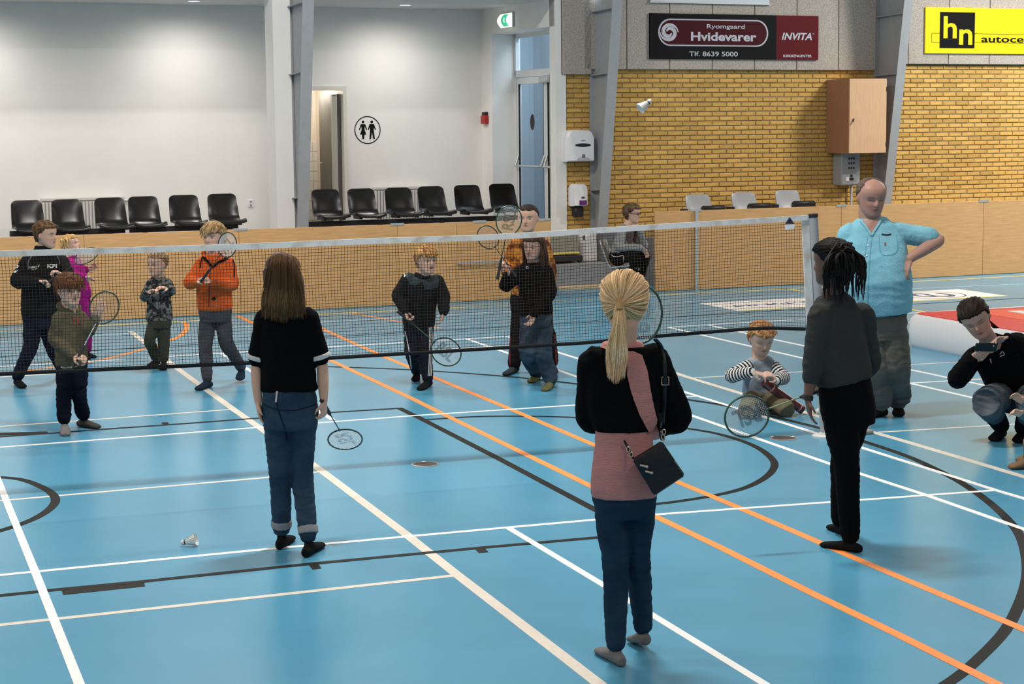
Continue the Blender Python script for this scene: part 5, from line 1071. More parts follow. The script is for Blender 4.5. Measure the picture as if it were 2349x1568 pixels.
# ---- kneeling boy with the shuttle tube
f = Fig('small boy in a striped sleeve top kneeling on the floor with a shuttlecock tube', 1756, 945, (.56, .36, .28)); f.vb = .0056
f.head(1747, 775, -.03, 72, 14, 26, brow=(.32, .18, .09), lids=True, wide=1.06, nose=.8); f.neck((1742, 818, .02)); f.skel((1712, 838, -.01), (1778, 838, .03), (1746, 908, .06), 16); f.tw0 = (28, 20); f.tw1 = (27, 20); f.tw2 = (26, 18)
f.arm(0, (1679, 862, -.06), (1722, 853, -.20), (11, 10, 6.5), (1752, 859, -.22), 35, (90, 60), thumb=-1); f.arm(1, (1797, 866, -.06), (1782, 872, -.18), (11, 10, 6.5), (1764, 856, -.22), 45, (270, 20), thumb=1)
kl = {}
f.kn = {0: G(1712, 945, .055)-f.g, 1: G(1806, 940, .055)-f.g}; f.an = {0: f.kn[0]+NH*.27+CR*.05+Vector((0, 0, .0)), 1: f.kn[1]+NH*.27-CR*.06+Vector((0, 0, .0))}
f.ft = {i: (f.an[i]+NH*.03-Vector((0, 0, .03)), f.an[i]+NH*.13-Vector((0, 0, .045))) for i in (0, 1)}
for i in (0, 1): limb(f.body, [f.hip[i], (f.hip[i]+f.kn[i])/2, f.kn[i], f.an[i]], [.045, .04, .028, .022])
f.finish_body(); f.pants(CLOTH('trousers_khaki', (.155, .135, .085), vs=6), [(.25, 38, 28), (.05, 42, 32), (-.15, 42, 34), (-.35, 36, 28)], (24, 20, 14), .95, amp=.008); f.socks(SOCKB, .9)
TEE = CLOTH('tee_denimblue', (.10, .125, .155), vs=9, col2=(.30, .34, .39), thr=(.35, .7)); f.top('tee', TEE, [(-.02, 43, 32), (.15, 42, 31), (.4, 40, 29), (.7, 38, 27), (.92, 32, 22), (1.0, 20, 16)], None, amp=.005)
STRP = M('stripe', (1, 1, 1), .9, .1, attr=True, bump=.2, bs=150)
for i in (0, 1):
    mb = MB(); r = [f.px(x) for x in (19, 16.5, 12)]; sh, el, wr = f.sh[i], f.el[i], f.wr[i]; limb(mb, [sh, (sh+el)/2, el, el*.45+wr*.55, wr], [r[0], (r[0]+r[1])/2, r[1], (r[1]+r[2])/2, r[2]])
    def colf(c, sh=sh, el=el, wr=wr):
        c = np.array(c); out = []
        l1 = (el-sh).length; l2 = (wr-el).length; d1 = (el-sh)/l1; d2 = (wr-el)/l2
        for p in c.tolist():
            p = Vector(p); a = (p-sh).dot(d1); b = (p-el).dot(d2); t = a if (p-sh-d1*max(0, min(l1, a))).length < (p-el-d2*max(0, min(l2, b))).length else l1+b
            out.append((.62, .62, .61) if (t/.027) % 1 > .5 else (.012, .012, .016))
        return np.array(out)
    f.garment('striped_sleeve', mb, STRP, vox=.0045, amp=.002, colf=colf)
mb = MB(); mb.tube([f.nk+f.X*f.px(17)*math.cos(k*.4488)+f.F*f.px(14)*math.sin(k*.4488)+Vector((0, 0, -.004-.02*(math.sin(k*.4488)))) for k in range(15)], .006, 6); f.parts['collar'] = mb.build('collar', BLKC, f.o)
f.cap((.40, .205, .085), .06, short_hair(.26, -.06, -.3, .04), amp=.025, locks=90, llen=.14)
a, b = f.P(1752, 876, -.22), f.P(1838, 938, -.14); tb = empty('shuttlecock_tube', a+f.g); tag(tb, 'dark red shuttlecock tube held by the kneeling boy', 'tube'); d = (b-a); 
mb = MB(); mb.tube([d*.0, d*.99], .034, 24); mb.build('tube', M('tube_red', (.075, .008, .012), .3, .5, var=.5, vs=18, coat=.4), tb)
for t0, t1 in ((.20, .225), (.93, .955)): mb = MB(); mb.tube([d*t0, d*t1], .0348, 24); mb.build('ring', M('tube_pink', (.55, .20, .16), .4), tb)
mb = MB(); mb.tube([d*.99, d*1.03], .035, 24); mb.build('cap', BLKMET, tb)
def shuttle(name, label, base, axis, s=1., parent=None):
    axis = axis.normalized(); e = empty(name, base); tag(e, label, 'shuttlecock', 'shuttlecocks'); X = axis.orthogonal().normalized(); Y = axis.cross(X); cw = M('cork_white', (.74, .73, .70), .6); fw = M('feather', (.80, .79, .76), .7, var=.08, vs=60)
    mt = Matrix(((X.x, Y.x, axis.x, 0), (X.y, Y.y, axis.y, 0), (X.z, Y.z, axis.z, 0), (0, 0, 0, 1)))
    m = MB(); m.lathe([(.0008*s, 0), (.008*s, .002*s), (.0125*s, .008*s), (.0135*s, .016*s), (.0135*s, .025*s)], 16, mt); m.build('cork', cw, e); m = MB(); m.lathe([(.0137*s, .022*s), (.0137*s, .027*s)], 16, mt); m.build('band', M('band_dark', (.03, .05, .06), .5), e)
    for k in range(16):
        q = 2*math.pi*k/16; o = .11; m = MB(); P = []
        for z, r, w in ((.024, .011, .0025), (.05, .020, .004), (.065, .0255, .0072), (.08, .031, .0078), (.087, .033, .004)):
            for sg in (-1, 1): a_ = q+sg*w/r; P.append(mt @ Vector((s*(r+sg*.001)*math.cos(a_), s*(r+sg*.001)*math.sin(a_), s*z)))
        m.add(P, [(2*i, 2*i+1, 2*i+3, 2*i+2) for i in range(4)]); m.build('feather', fw, e)
    return e
shuttle('shuttlecock', 'white shuttlecock sticking out of the tube of the kneeling boy', a+f.g-d.normalized()*.035+Vector((0, 0, .0)), -d, .85)

# ---- boy in the olive hoodie, nearest on the far side of the net
OLV = CLOTH('hoodie_olive', (.098, .086, .055), var=.18, vs=14)
f = Fig('boy in an olive hoodie with a bowl haircut, closest behind the net', 168, 988); f.vb = .0056
f.head(159, 664, -.02, 72, 40, 4, brow=(.14, .06, .03), wide=1.04, nose=.85); f.neck((160, 704, 0)); f.skel((134, 722, -.06), (186, 720, .07), (165, 862, 0), 14); f.tw0 = (26, 20); f.tw1 = (25, 20); f.tw2 = (25, 18)
f.arm(0, (126, 778, -.06), (166, 814, -.16), (11, 10, 7), (188, 820, -.17), 60, (90, 30), thumb=-1); f.arm(1, (201, 760, .04), (219, 730, .06), (11, 10, 7), (231, 702, .05), 20, (200, 0), thumb=1)
f.leg(0, (146, 908, -.02), (148, 985), (151, 1001), (18, 14, 10)); f.leg(1, (181, 905, .03), (180, 978), (228, 983), (18, 14, 10)); f.finish_body()
f.pants(NAVY, [(.2, 33, 26), (.0, 36, 28), (-.15, 34, 26)], (20, 17, 16), .82, amp=.009, sc=(9, 9, 26), amp2=.005); f.top('white_shirt', WHC, [(.04, 34, 27), (.1, 35, 28), (.3, 33, 25), (.6, 30, 22)], None, amp=.003)
f.top('hoodie', OLV, [(.16, 36, 29), (.22, 38, 30), (.4, 37, 29), (.7, 35, 26), (.9, 28, 20), (1.0, 18, 16)], (19, 18, 13), 1., amp=.006)
mb = MB(); limb(mb, [f.nk+f.X*f.px(22)+f.F*.0+Vector((0, 0, -.01)), f.nk+f.X*f.px(14)-f.F*f.px(18)+Vector((0, 0, .01)), f.nk-f.F*f.px(24), f.nk-f.X*f.px(14)-f.F*f.px(18)+Vector((0, 0, .01)), f.nk-f.X*f.px(22)+Vector((0, 0, -.01)), f.nk+f.F*f.px(15)+Vector((0, 0, -.05)), f.nk+f.X*f.px(22)+Vector((0, 0, -.01))], [.024, .03, .03, .03, .024, .014, .024]); f.garment('hood', mb, OLV, vox=.007, amp=.004)
f.text('hoodie', 'YKI', M('print_rust', (.20, .05, .045), .9), 176, 735, 26, 20, .1); f.socks(CLOTH('sock_grey', (.17, .165, .165)), 1.05, mats={1: CLOTH('sock_char', (.06, .055, .05))})
f.cap((.13, .052, .022), .075, short_hair(.07, -.04, -.22, 0, -.0), amp=.012, sc=(16, 16, 2), locks=140, llen=.2)
racket('racket with a white shaft held upright by the boy in the olive hoodie', f.P(167, 842, -.19)+f.g, f.P(257, 671, -.10)+f.g, f.dirv(8, 0), (.02, .05, .03), (.66, .68, .66), grip=(.03, .06, .05), strings=(.25, .22, .18))

# ---- boy in the navy jacket
f = Fig('boy in a black track jacket with white sleeve chevrons, far left', 75, 884); f.vb = .0056
f.head(105, 538, 0, 61, 72, 4, brow=(.12, .07, .04), wide=1.0); f.neck((98, 572, 0)); f.skel((60, 596, -.08), (142, 594, .09), (92, 728, 0), 15); f.tw0 = (30, 24); f.tw1 = (30, 24); f.tw2 = (31, 23)
f.arm(0, (40, 645, -.10), (88, 647, -.22), (12, 11, 7.5), (114, 646, -.24), 58, (60, 30), thumb=-1); f.arm(1, (160, 640, -.02), (146, 632, -.20), (12, 11, 7.5), (128, 622, -.24), 55, (-60, 30), thumb=1)
f.leg(0, (70, 795, -.05), (36, 882), (54, 891), (20, 14, 9)); f.leg(1, (122, 800, .15), (138, 868), (158, 872), (20, 14, 9)); f.finish_body()
f.pants(CLOTH('jeans_navy', (.008, .013, .026), vs=6), [(.2, 36, 28), (.0, 40, 30), (-.15, 36, 28)], (23, 17, 13), .93, amp=.006); TJ = CLOTH('track_black', (.009, .0095, .011), .7)
f.top('track_jacket', TJ, [(.02, 42, 32), (.12, 44, 33), (.4, 44, 33), (.7, 44, 31), (.9, 36, 24), (1.0, 22, 18)], (21, 19, 13), 1., amp=.005)
mb = MB(); mb.tube([f.nk-Vector((0, 0, .02)), f.nk+Vector((.0, 0, .035))], [f.px(20), f.px(18)], 18); f.garment('collar', mb, TJ, vox=.007, amp=.002); PW = M('print_white', (.62, .62, .60), .8)
f.text('track_jacket', 'hummel', PW, 79, 611, 22, 6, -.15); f.text('track_jacket', 'LEASE', PW, 79, 617, 12, 3, -.1); f.text('track_jacket', 'KPI', PW, 119, 610, 22, 9, -.02, .05)
for u, v in ((44, 592), (40, 602), (37, 612), (34, 622)): f.line('track_jacket', 'chevron', PW, [(u-5, v-4), (u, v+2), (u+6, v-3)], 4)
f.line('track_jacket', 'piping', M('pipe_grey', (.12, .12, .125), .8), [(72, 588), (65, 600), (65, 618)], 2.5); f.line('track_jacket', 'piping', MATS['pipe_grey'], [(131, 588), (136, 598), (137, 606)], 2)
f.socks(SOCKB, 1.05); f.line('sock', 'sock_stripe', PW, [(33, 882), (42, 881), (52, 879)], 1.4) 
f.cap((.125, .070, .035), .05, short_hair(.26, -.06, -.26, 0, .06), amp=.02, locks=120, llen=.12)
racket('racket with a dark frame held low by the boy in the black track jacket', f.P(104, 652, -.25)+f.g, f.P(222, 570, -.02)+f.g, f.dirv(-25, -38), (.015, .05, .03), (.06, .05, .04), strings=(.45, .40, .40))

# ---- girl in pink
f = Fig('small fair-haired child in a pink suit behind the boy in the track jacket', 192, 826); f.vb = .0055
f.head(164, 562, 0, 48, 75, -18, brow=(.4, .26, .14), wide=1.05, nose=.8); f.neck((163, 588, 0)); f.skel((160, 600, -.09), (170, 600, .09), (186, 672, 0), 9, 80); f.tw0 = (17, 15); f.tw1 = (17, 15); f.tw2 = (17, 14)
f.arm(0, (166, 630, -.12), (190, 637, -.12), (8, 7, 5), (204, 638, -.12), 20, (0, 60)); f.arm(1, (182, 622, .10), (196, 618, .12), (8, 7, 5), (206, 614, .12), 20, (0, 0))
f.leg(0, (200, 745, -.05), (186, 822), (204, 825), (13, 11, 8)); f.leg(1, (198, 742, .06), (192, 818), (208, 820), (13, 11, 8)); f.finish_body(); MAG = CLOTH('suit_magenta', (.29, .008, .17)); 
f.pants(MAG, [(.2, 22, 20), (0, 24, 22), (-.15, 22, 20)], (16, 14, 12), .9, amp=.006); f.top('jacket', CLOTH('suit_pink', (.40, .02, .22), vs=5, col2=(.22, .006, .12)), [(.0, 24, 22), (.3, 24, 22), (.7, 25, 21), (.9, 20, 17), (1.0, 13, 12)], (14, 13, 10), 1., amp=.006); f.socks(SOCKB)
f.cap((.60, .38, .16), .04, short_hair(.24, -.2, -.4), amp=.03, locks=120, llen=.22)

# ---- toddler in camouflage
f = Fig('toddler in a camouflage top and olive trousers behind the net', 366, 843); f.vb = .0056
f.head(361, 605, -.02, 55, -38, 4, brow=(.26, .17, .10), wide=1.06, nose=.8); f.neck((363, 635, 0)); f.skel((344, 646, .0), (386, 645, .0), (366, 736, 0), 10); f.tw0 = (20, 16); f.tw1 = (20, 16); f.tw2 = (20, 15)
f.arm(0, (331, 682, -.05), (338, 673, -.16), (9, 8, 5.5), (354, 664, -.19), 40, (60, 20), thumb=-1); f.arm(1, (393, 668, -.02), (386, 662, -.14), (9, 8, 5.5), (374, 660, -.17), 40, (-60, 20), thumb=1)
f.leg(0, (343, 782, -.04), (364, 836), (354, 839), (13, 11, 8)); f.leg(1, (376, 787, 0), (377, 841), (373, 850), (13, 11, 8)); f.finish_body()
f.pants(CLOTH('trousers_olive', (.045, .052, .036)), [(.2, 26, 22), (0, 27, 22), (-.15, 25, 21)], (15, 13, 11), .9, amp=.007)
CAMO = M('camouflage', (.16, .165, .155), .9, .1, col2=(.014, .017, .022), vs=26, thr=(.47, .56), bump=.2, bs=120); f.top('camouflage_top', CAMO, [(.02, 30, 24), (.2, 29, 23), (.5, 27, 21), (.75, 26, 20), (.92, 21, 16), (1.02, 13, 12)], (13.5, 12.5, 9), 1., amp=.005); f.socks(SOCKB)
f.cap((.30, .19, .105), .02, short_hair(.29, -.0, -.26), amp=.012, sc=(22, 22, 8), locks=120, llen=.06)

# ---- boy in the orange jacket
f = Fig('fair-haired boy in an orange hooded jacket and dark jeans with a racket at his face', 505, 884); f.vb = .0056
f.head(489, 542, -.02, 62, -22, 4, brow=(.26, .17, .09), wide=1.02); f.neck((488, 580, 0)); f.skel((461, 600, 0), (526, 600, 0), (494, 716, 0), 15); f.tw0 = (28, 21); f.tw1 = (28, 21); f.tw2 = (28, 20)
SKP = f.sk; f.arm(0, (436, 648, -.05), (452, 646, -.20), (11, 10, 7), (472, 634, -.25), 58, (70, 20), thumb=-1); f.arm(1, (532, 652, -.05), (488, 648, -.20), (11, 10, 7), (466, 638, -.23), 58, (-70, 20), thumb=1)
f.leg(0, (471, 790, -.04), (484, 887), (452, 896), (19, 15, 10)); f.leg(1, (520, 788, .0), (556, 872), (544, 888), (19, 15, 10), hl=.05); f.finish_body()
f.pants(CLOTH('jeans_charcoal', (.028, .031, .036), vs=6, col2=(.07, .075, .085), thr=(.3, .8), bs=240), [(.15, 37, 27), (0, 38, 28), (-.15, 35, 27)], (20, 16, 12), .93, amp=.007, sc=(9, 9, 30)); OR = CLOTH('fleece_orange', (.60, .105, .025), bs=200, bump=.35)
f.top('orange_jacket', OR, [(.04, 38, 28), (.1, 40, 30), (.4, 40, 29), (.7, 39, 27), (.9, 33, 22), (.98, 22, 17)], (19, 18, 13), 1., amp=.005)
f.line('orange_jacket', 'zip', M('zip_dark', (.05, .02, .015), .6), [(486, 600), (481, 640), (479, 705)], 2); f.line('orange_jacket', 'drawstring', BLKC, [(464, 590), (461, 602), (460, 614)], 2.5); f.line('orange_jacket', 'drawstring', BLKC, [(531, 590), (537, 608), (537, 636)], 2.5); f.line('orange_jacket', 'chest_label', NAVY, [(488, 682), (493, 688)], 8)
mb = MB(); limb(mb, [f.nk+f.X*f.px(20), f.nk-f.F*f.px(20)+Vector((0, 0, .01)), f.nk-f.X*f.px(20), f.nk+f.F*f.px(13)+Vector((0, 0, -.06)), f.nk+f.X*f.px(20)], [.026, .032, .026, .012, .026]); f.garment('hood', mb, OR, vox=.007, amp=.003); f.line('orange_jacket', 'hood_lining', BLKC, [(466, 590), (476, 598), (488, 612), (500, 602), (522, 592)], 5, .012)
f.socks(CLOTH('sock_blue', (.015, .028, .045)), 1.08); f.cap((.36, .235, .115), .07, short_hair(.17, -.06, -.28, .05), amp=.03, locks=150, llen=.18)
racket('racket with pale strings beside the face of the orange jacket boy', f.P(461, 646, -.27)+f.g, f.P(537, 540, -.52)+f.g, f.dirv(-10, -20), (.015, .035, .03), (.03, .03, .03), strings=(.62, .58, .53), logo='RSL', logocol=(.16, .12, .09))

# ---- boy in the dark jacket with striped track trousers
f = Fig('red-blond boy in a dark jacket leaning forward with a lowered racket', 970, 886); f.vb = .0056
f.head(978, 596, -.14, 60, 34, 6, brow=(.38, .20, .10), wide=1.04, mouth=1.2); f.neck((968, 632, -.09)); f.skel((932, 636, -.10), (1006, 640, -.02), (960, 748, .05), 15); f.tw0 = (26, 20); f.tw1 = (26, 20); f.tw2 = (26, 20)
f.arm(0, (914, 678, -.10), (928, 710, -.17), (11, 10, 7), (938, 737, -.18), 60, (80, 10), thumb=-1); f.arm(1, (1017, 680, -.02), (1018, 712, -.08), (11, 10, 7), (1013, 738, -.09), 30, (-90, 0), thumb=1)
f.leg(0, (944, 806, .0), (958, 868), (948, 881), (19, 15, 10)); f.leg(1, (976, 812, 0), (988, 884), (962, 896), (19, 15, 10)); f.finish_body()
f.pants(CLOTH('track_navy', (.009, .012, .021), .7), [(.2, 32, 26), (0, 35, 28), (-.15, 33, 26)], (19, 16, 13), .95, amp=.007)
f.top('jacket', CLOTH('shell_black', (.009, .010, .011), .65), [(.02, 36, 27), (.12, 37, 29), (.4, 37, 29), (.7, 38, 28), (.9, 33, 24), (.99, 22, 18)], (19, 18, 14), 1., amp=.006); YK = CLOTH('shell_slate', (.032, .048, .054), .6)
f.area('jacket', 'yoke', YK, [(930, 632), (940, 615), (962, 612), (972, 640), (990, 625), (1004, 630), (1007, 642), (1004, 660), (975, 664), (968, 646), (952, 655), (940, 652)], 2, .004)
mb = MB(); mb.tube([f.nk-Vector((0, 0, .02)), f.nk+Vector((0, 0, .03))], [f.px(19), f.px(17)], 18); f.garment('collar', mb, MATS['shell_black'], vox=.007, amp=.002)
for o in (0, 3.2, 6.4): f.line('trousers', 'side_stripe', PW, [(984+o*.9, 748), (985+o, 790), (984+o, 830), (982+o, 862)], 1.7)
f.line('trousers', 'side_stripe', PW, [(930, 760), (938, 800), (944, 845)], 2); f.area('trousers', 'trousers_logo', PW, [(979, 747), (984, 739), (989, 747)], 1.2); f.text('jacket', 'M', PW, 931, 632, 8, 7, 0)
f.socks(SOCKB, 1.08); f.cap((.47, .25, .095), .06, short_hair(.20, -.05, -.28, .05), amp=.03, locks=130, llen=.16)
racket('racket with a green shaft lowered by the boy in the dark jacket', f.P(912, 713, -.20)+f.g, f.P(1058, 836, -.06)+f.g, f.dirv(-10, -5), (.02, .06, .04), (.06, .16, .08), logo='RSL', strings=(.66, .70, .72), logocol=(.12, .20, .25))

# ---- tall boy behind
f = Fig('tall dark-haired boy in an orange patterned shirt behind the child in jeans', 1215, 852); f.vb = .0056
f.head(1211, 500, -.02, 61, -14, 2, brow=(.05, .035, .025), wide=1.06); f.neck((1214, 538, 0)); f.skel((1178, 560, 0), (1250, 560, 0), (1212, 690, 0), 16); f.tw0 = (30, 22); f.tw1 = (30, 22); f.tw2 = (31, 21)
f.arm(0, (1166, 612, -.02), (1163, 626, -.20), (12, 11, 7.5), (1146, 606, -.23), 60, (80, 20), thumb=1); f.arm(1, (1262, 622, .02), (1258, 685, 0), (12, 11, 7.5), (1256, 712, 0), 20, (-90, 0))
f.leg(0, (1187, 775, 0), (1187, 852), (1158, 862), (20, 15, 11)); f.leg(1, (1258, 772, .02), (1264, 846), (1272, 858), (20, 15, 11)); f.finish_body()
f.pants(CLOTH('track_dark', (.010, .009, .010)), [(.2, 38, 28), (0, 42, 30), (-.15, 40, 28)], (22, 18, 15), .95, amp=.006); ORP = M('orange_pattern', (.62, .24, .045), .9, .1, col2=(.12, .028, .012), vs=11, thr=(.42, .58))
f.top('patterned_shirt', ORP, [(.04, 40, 29), (.2, 41, 30), (.5, 41, 29), (.75, 42, 28), (.92, 36, 23), (1.0, 22, 17)], (20, 18, 14), 1., amp=.006)
mb = MB(); mb.tube([f.nk-Vector((0, 0, .03)), f.nk+Vector((0, 0, .02))], [f.px(20), f.px(17)], 18); f.garment('collar', mb, CLOTH('collar_brown', (.17, .10, .06)), vox=.007, amp=.002)
f.line('trousers', 'side_stripe', M('stripe_red', (.12, .008, .012), .8), [(1272, 745), (1274, 790), (1276, 835)], 4); f.line('trousers', 'side_stripe', MATS['stripe_red'], [(1172, 770), (1170, 805), (1170, 838)], 3); f.socks(CLOTH('sock_slate', (.03, .035, .042)), 1.05)
f.cap((.030, .021, .016), .022, short_hair(.29, .02, -.28), amp=.012, sc=(24, 24, 8))
racket('racket with a dark green frame in front of the face of the tall dark-haired boy', f.P(1141, 640, -.27)+f.g, f.P(1174, 471, -.33)+f.g, f.dirv(8, 0), (.012, .06, .035), (.03, .03, .03), strings=(.60, .58, .55), logo='RSL', logocol=(.16, .13, .10))

# ---- child with long hair in black hoodie and loose jeans
f = Fig('child with shoulder-length brown hair in a black hoodie and loose blue jeans', 1245, 888, (.42, .25, .19)); f.vb = .0056
f.head(1224, 566, -.04, 59, -30, 4, brow=(.06, .035, .02), wide=1.03, nose=.9, mouth=.4); f.neck((1224, 600, 0)); f.skel((1194, 618, -.01), (1258, 618, .03), (1230, 728, 0), 15); f.tw0 = (28, 21); f.tw1 = (27, 21); f.tw2 = (27, 20)
f.arm(0, (1160, 655, -.05), (1163, 634, -.17), (11, 10, 7), (1172, 610, -.19), 58, (-80, 20), thumb=1); f.arm(1, (1262, 672, -.05), (1226, 718, -.19), (11, 10, 7), (1216, 746, -.19), 35, (-60, 20), thumb=1)
f.leg(0, (1212, 812, -.02), (1236, 869), (1216, 879), (20, 16, 11)); f.leg(1, (1245, 812, 0), (1268, 886), (1249, 898), (20, 16, 11)); f.finish_body()
f.pants(CLOTH('jeans_faded', (.055, .080, .105), vs=6, col2=(.018, .032, .050), thr=(.35, .65), bs=240), [(.2, 34, 26), (0, 37, 29), (-.15, 36, 28)], (23, 21, 17), .92, amp=.010, sc=(9, 9, 22), amp2=.006)
f.top('black_hoodie', BLKC, [(.05, 38, 30), (.15, 39, 30), (.4, 37, 28), (.7, 36, 26), (.9, 31, 22), (.98, 22, 17)], (18, 17, 13), 1., amp=.006); f.text('black_hoodie', 'D', M('print_lilac', (.35, .33, .45), .8), 1210, 614, 6, 7)
mb = MB(); limb(mb, [f.nk+f.X*f.px(24)+Vector((0, 0, -.02)), f.nk-f.F*f.px(22), f.nk-f.X*f.px(26)+Vector((0, 0, -.03)), f.nk-f.X*f.px(12)+f.F*f.px(16)+Vector((0, 0, -.07))], [.02, .032, .03, .014]); f.garment('hood', mb, BLKC, vox=.007, amp=.003)
f.socks(CLOTH('sock_olive', (.13, .125, .055)), 1.1); f.cap((.055, .032, .020), .055, short_hair(.24, -.3, -.5), amp=.02, sc=(14, 14, 2)); Hc = f.H
def hair_child(rd, t):
    q = rd.uniform(1.15, 2*math.pi-1.15); z = rd.uniform(.05, .46); p = head_pt(z, q, 1.05); sx = 1 if p.x > 0 else -1; a = Hc @ (p*1.08); b = Hc @ Vector((p.x*1.25, p.y*1.1-.05, -.25)); e_ = Hc @ Vector((p.x*1.2+rd.uniform(-.05, .05), p.y*1.15-.1, rd.uniform(-.85, -.6))); return catmull([a, b, e_], 4)
f.strands((.065, .038, .024), hair_child, 130, .0045, var=.5, seed=11)
racket('racket with a thin black frame leaning left over the net tape', f.P(1184, 634, -.20)+f.g, f.P(1103, 521, -.24)+f.g, f.dirv(8, 0), (.012, .012, .012), (.02, .02, .02), L=.60, strings=(.35, .28, .2))

# ---- woman sitting behind the net
f = Fig('woman with glasses and a grey cardigan sitting with her chin on her hand', 1432, 674); f.vb = .007
f.head(1450, 489, 0, 44, 70, 6, brow=(.16, .10, .06)); f.neck((1440, 516, 0)); f.skel((1427, 528, -.17), (1450, 528, .17), (1419, 590, 0), 9, 75); f.tw0 = (22, 20); f.tw1 = (20, 18); f.tw2 = (20, 16)
f.arm(0, (1420, 566, -.24), (1470, 568, -.30), (8, 7, 5), (1487, 584, -.28), 25, (0, 60), thumb=-1); f.arm(1, (1478, 566, .12), (1466, 524, .02), (8, 7, 5), (1455, 511, -.03), 60, (270, -30))
f.leg(0, (1458, 588, -.30), (1440, 672), (1456, 675), (15, 11, 8)); f.leg(1, (1479, 584, -.12), (1462, 668), (1478, 671), (15, 11, 8)); f.finish_body()
def seatbulk(mb): limb(mb, [f.hip[0]+f.hx*.02, f.hip[1]-f.hx*.02], [f.px(19), f.px(19)])
f.pants(BLKC, [(.3, 22, 20), (.1, 24, 22), (-.1, 24, 21)], (15, 12, 10), .95, extra=seatbulk, amp=.005); f.top('top', CLOTH('top_brown', (.10, .07, .065)), [(.1, 22, 19), (.5, 21, 18), (.9, 19, 15), (1.0, 10, 9)], None)
f.top('cardigan', CLOTH('knit_grey', (.26, .26, .255), bs=120), [(.06, 25, 21), (.2, 25, 21), (.5, 23, 19), (.8, 23, 18), (.95, 17, 14), (1.0, 11, 10)], (13, 11, 8), 1., amp=.006)
f.area('cardigan', 'open_front', CLOTH('top_brown', (.10, .07, .065)), [(1436, 520), (1462, 528), (1460, 545), (1457, 560), (1442, 560), (1436, 545)], 2, .006); f.line('trousers', 'piping', PW, [(1402, 583), (1408, 588), (1420, 588), (1430, 586), (1430, 600), (1429, 622)], 1.4); f.socks(SOCKB)
f.cap((.13, .085, .05), .07, short_hair(.26, -.08, -.35), amp=.03, locks=120, llen=.14)
mb = MB(); T = lambda x, y, z: f.H @ Vector((x, y, z))
for sx in (-1, 1): mb.tube([T(sx*.16+.10*math.cos(k*.5236), .40, .0+.065*math.sin(k*.5236)) for k in range(13)], .0035, 6); mb.tube([T(sx*.26, .39, .01), T(sx*.37, .1, .02), T(sx*.37, -.08, .0)], .0035, 6)
mb.tube([T(-.06, .41, .01), T(.06, .41, .01)], .003, 6); gl = mb.build('glasses', BLKMET, f.o)
e = empty('grey_chair', f.g+f.P(1424, 600, 0)*1.0); cz = (f.P(1424, 604, 0)).z; e.location = Vector(((f.g+f.P(1424, 604, .02)).x, (f.g+f.P(1424, 604, .02)).y, 0)); tag(e, 'grey plastic chair under the seated woman with glasses', 'chair')
fd = f.dirv(75); e.rotation_euler = (0, 0, math.atan2(fd.y, fd.x)+math.pi/2); 
sh_ = link('shell', SHG, e, (0, .16, cz-.045)); mb = MB(); mb.tube([(0, 0, .02), (0, 0, cz-.06)], .03, 12); mb.lathe([(.22, 0), (.22, .015), (.05, .03)], 20); mb.build('pedestal', BLKMET, e)

# ---- woman crouching with a phone
f = Fig('woman in a black hoodie and pale jeans crouching to take a picture with a phone', 2305, 1008, (.46, .28, .22)); f.vb = .005
f.head(2238, 730, -.18, 86, -12, 26, 26, brow=(.06, .035, .025), lids=True); f.neck((2278, 796, -.05), f.hh*.22); f.skel((2234, 812, -.06), (2338, 776, 0), (2332, 905, .12), 26, -30); f.tw0 = (44, 34); f.tw1 = (42, 32); f.tw2 = (44, 32)
f.arm(0, (2196, 868, -.14), (2226, 824, -.28), (17, 15, 10), (2262, 806, -.35), 38, (120, -50), thumb=-1); f.arm(1, (2372, 800, -.10), (2312, 779, -.28), (17, 15, 10), (2268, 778, -.34), 30, (-40, 30), thumb=1)
f.leg(0, (2262, 922, -.30), (2302, 1001), (2278, 1013), (25, 17, 14)); f.leg(1, (2368, 925, -.28), (2350, 1006), (2334, 1017), (25, 17, 14)); f.finish_body()
f.pants(CLOTH('jeans_pale', (.125, .145, .165), vs=7, col2=(.05, .065, .085), thr=(.3, .7), bs=240), [(.25, 46, 38), (.05, 52, 44), (-.15, 52, 44)], (37, 33, 25), .45, amp=.006)
mb = MB()
for i in (0, 1): mb = MB(); kn, an = f.kn[i], f.an[i]; limb(mb, [kn*.45+an*.55, kn*.2+an*.8, an], [f.px(24), f.px(22), f.px(20)]); f.garment('long_sock', mb, SOCKB, vox=.008, amp=.002)
f.socks(SOCKB, 1.1); f.top('hoodie', BLKC, [(.05, 54, 46), (.2, 56, 48), (.45, 54, 44), (.7, 54, 40), (.9, 46, 32), (1.0, 30, 24)], (28, 27, 19), 1., amp=.007)
mb = MB(); limb(mb, [f.nk+f.X*f.px(30), f.nk-f.F*f.px(26)+Vector((0, 0, .02)), f.nk-f.X*f.px(32)], [.03, .045, .03]); f.garment('hood', mb, BLKC, vox=.008, amp=.003)
f.line('hoodie', 'hood_cord', WHC, [(2272, 822), (2274, 832)], 2); f.line('hoodie', 'chest_logo', PW, [(2294, 812), (2299, 806), (2304, 813), (2298, 815), (2294, 818)], 2); f.line('hoodie', 'shoulder_print', ORANGEL, [(2332, 748), (2342, 752), (2352, 756)], 5)
Hw = f.H; kc = Hw @ Vector((-.03, -.53, -.02)); f.cap((.017, .0105, .008), .05, short_hair(.25, -.12, -.40), amp=.04, streak=.8, knot=kc, n=110, nzr=70); f.sweep((.026, .016, .012), kc, 160, .0013, zlo=.3, seed=14, qlo=.5, qmax=2.2)
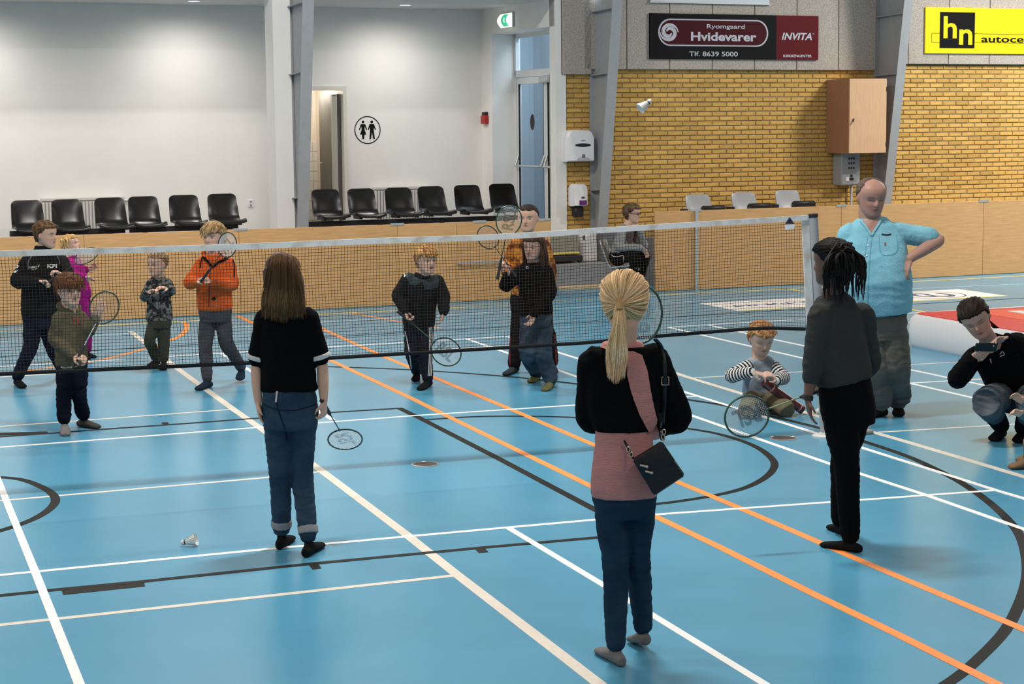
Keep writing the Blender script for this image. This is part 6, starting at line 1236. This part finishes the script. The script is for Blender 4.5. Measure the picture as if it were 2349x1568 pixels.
def hair_crouch(rd, t):
    q = rd.uniform(2.1, 2*math.pi-2.1); p = head_pt(rd.uniform(-.1, .46), q, 1.0); k = Hw @ Vector((-.05, -.50, -.1)); return catmull([Hw @ (p*1.08), (Hw @ (p*1.12)).lerp(k, .6)+Vector((0, 0, .01)), k, k+CR*.07+Vector((0, 0, -.06)), k+CR*.12+Vector((rd.uniform(-.02, .02), rd.uniform(-.02, .02), -.12))], 3)
f.strands((.018, .011, .009), hair_crouch, 150, .003, var=.4, seed=13)
ph = f.P(2262, 796, -.36)+f.g; e = empty('phone', ph); tag(e, 'black phone in the hands of the crouching woman', 'phone'); e.rotation_euler = (math.radians(35), 0, -YAW); mb = MB(); mb.rbox(-.075, .075, -.005, .005, -.037, .037, .004); mb.build('case', BLKPL, e, smooth=False); mb = MB(); mb.box(-.07, .07, .005, .0058, -.033, .033); mb.build('screen', M('screen_dark', (.03, .035, .04), .1), e, smooth=False)

# ---- child at the right edge, mostly cut off
f = Fig('child in a teal ribbed sweater cut off by the right edge of the picture', 2404, 1072); f.vb = .0075
f.head(2412, 838, 0, 72, -80, 8, brow=(.2, .12, .07)); f.neck((2412, 880, 0)); f.skel((2398, 898, .10), (2420, 898, -.10), (2420, 1010, .02), 12, -80); f.tw0 = (26, 22); f.tw1 = (25, 20); f.tw2 = (24, 18)
f.arm(0, (2378, 950, .12), (2352, 925, .12), (11, 10, 7), (2338, 914, .12), 30, (0, 40)); f.arm(1, (2380, 960, -.15), (2348, 952, -.18), (11, 10, 7), (2330, 945, -.2), 30, (0, 40))
f.leg(0, (2368, 990, .10), (2392, 1056), (2362, 1058), (17, 14, 10)); f.leg(1, (2366, 1010, -.12), (2376, 1072), (2342, 1074), (17, 14, 10)); f.finish_body()
f.pants(CLOTH('trousers_beige', (.22, .165, .105)), [(.2, 30, 24), (0, 32, 28), (-.15, 30, 26)], (20, 17, 14), .9, amp=.005); f.top('sweater', M('knit_teal', (.055, .17, .21), .95, .1, bump=.6, bs=30, stretch=(1, 1, 8)), [(.05, 32, 26), (.3, 33, 27), (.7, 32, 25), (.92, 26, 19), (1.0, 16, 14)], (17, 15, 12), 1., amp=.004); f.socks(CLOTH('shoe_tan', (.20, .13, .075)), 1.35)
f.cap((.2, .12, .06), .06, short_hair(.2, -.06, -.28), amp=.03)

# ---- loose shuttlecocks
g = G(424, 1252); shuttle('shuttlecock', 'white feather shuttlecock lying on the blue floor at the lower left', g+CR*-.022+Vector((0, 0, .016)), Vector((CR.x, CR.y, .14))*1.0+Vector((0, 0, .12))-NH*.1, 1.02)
P = atDepth(1494, 229, 10.6); shuttle('shuttlecock', 'white shuttlecock flying in front of the brick wall', P, Vector((-CR.x, -CR.y, -.75))-NH*.35, 1.0)
g = G(1862, 950); shuttle('shuttlecock', 'shuttlecock lying on the floor between the kneeling boy and the woman in grey', g+Vector((0, 0, .016)), Vector((CR.x, CR.y, .25)), 1.0)
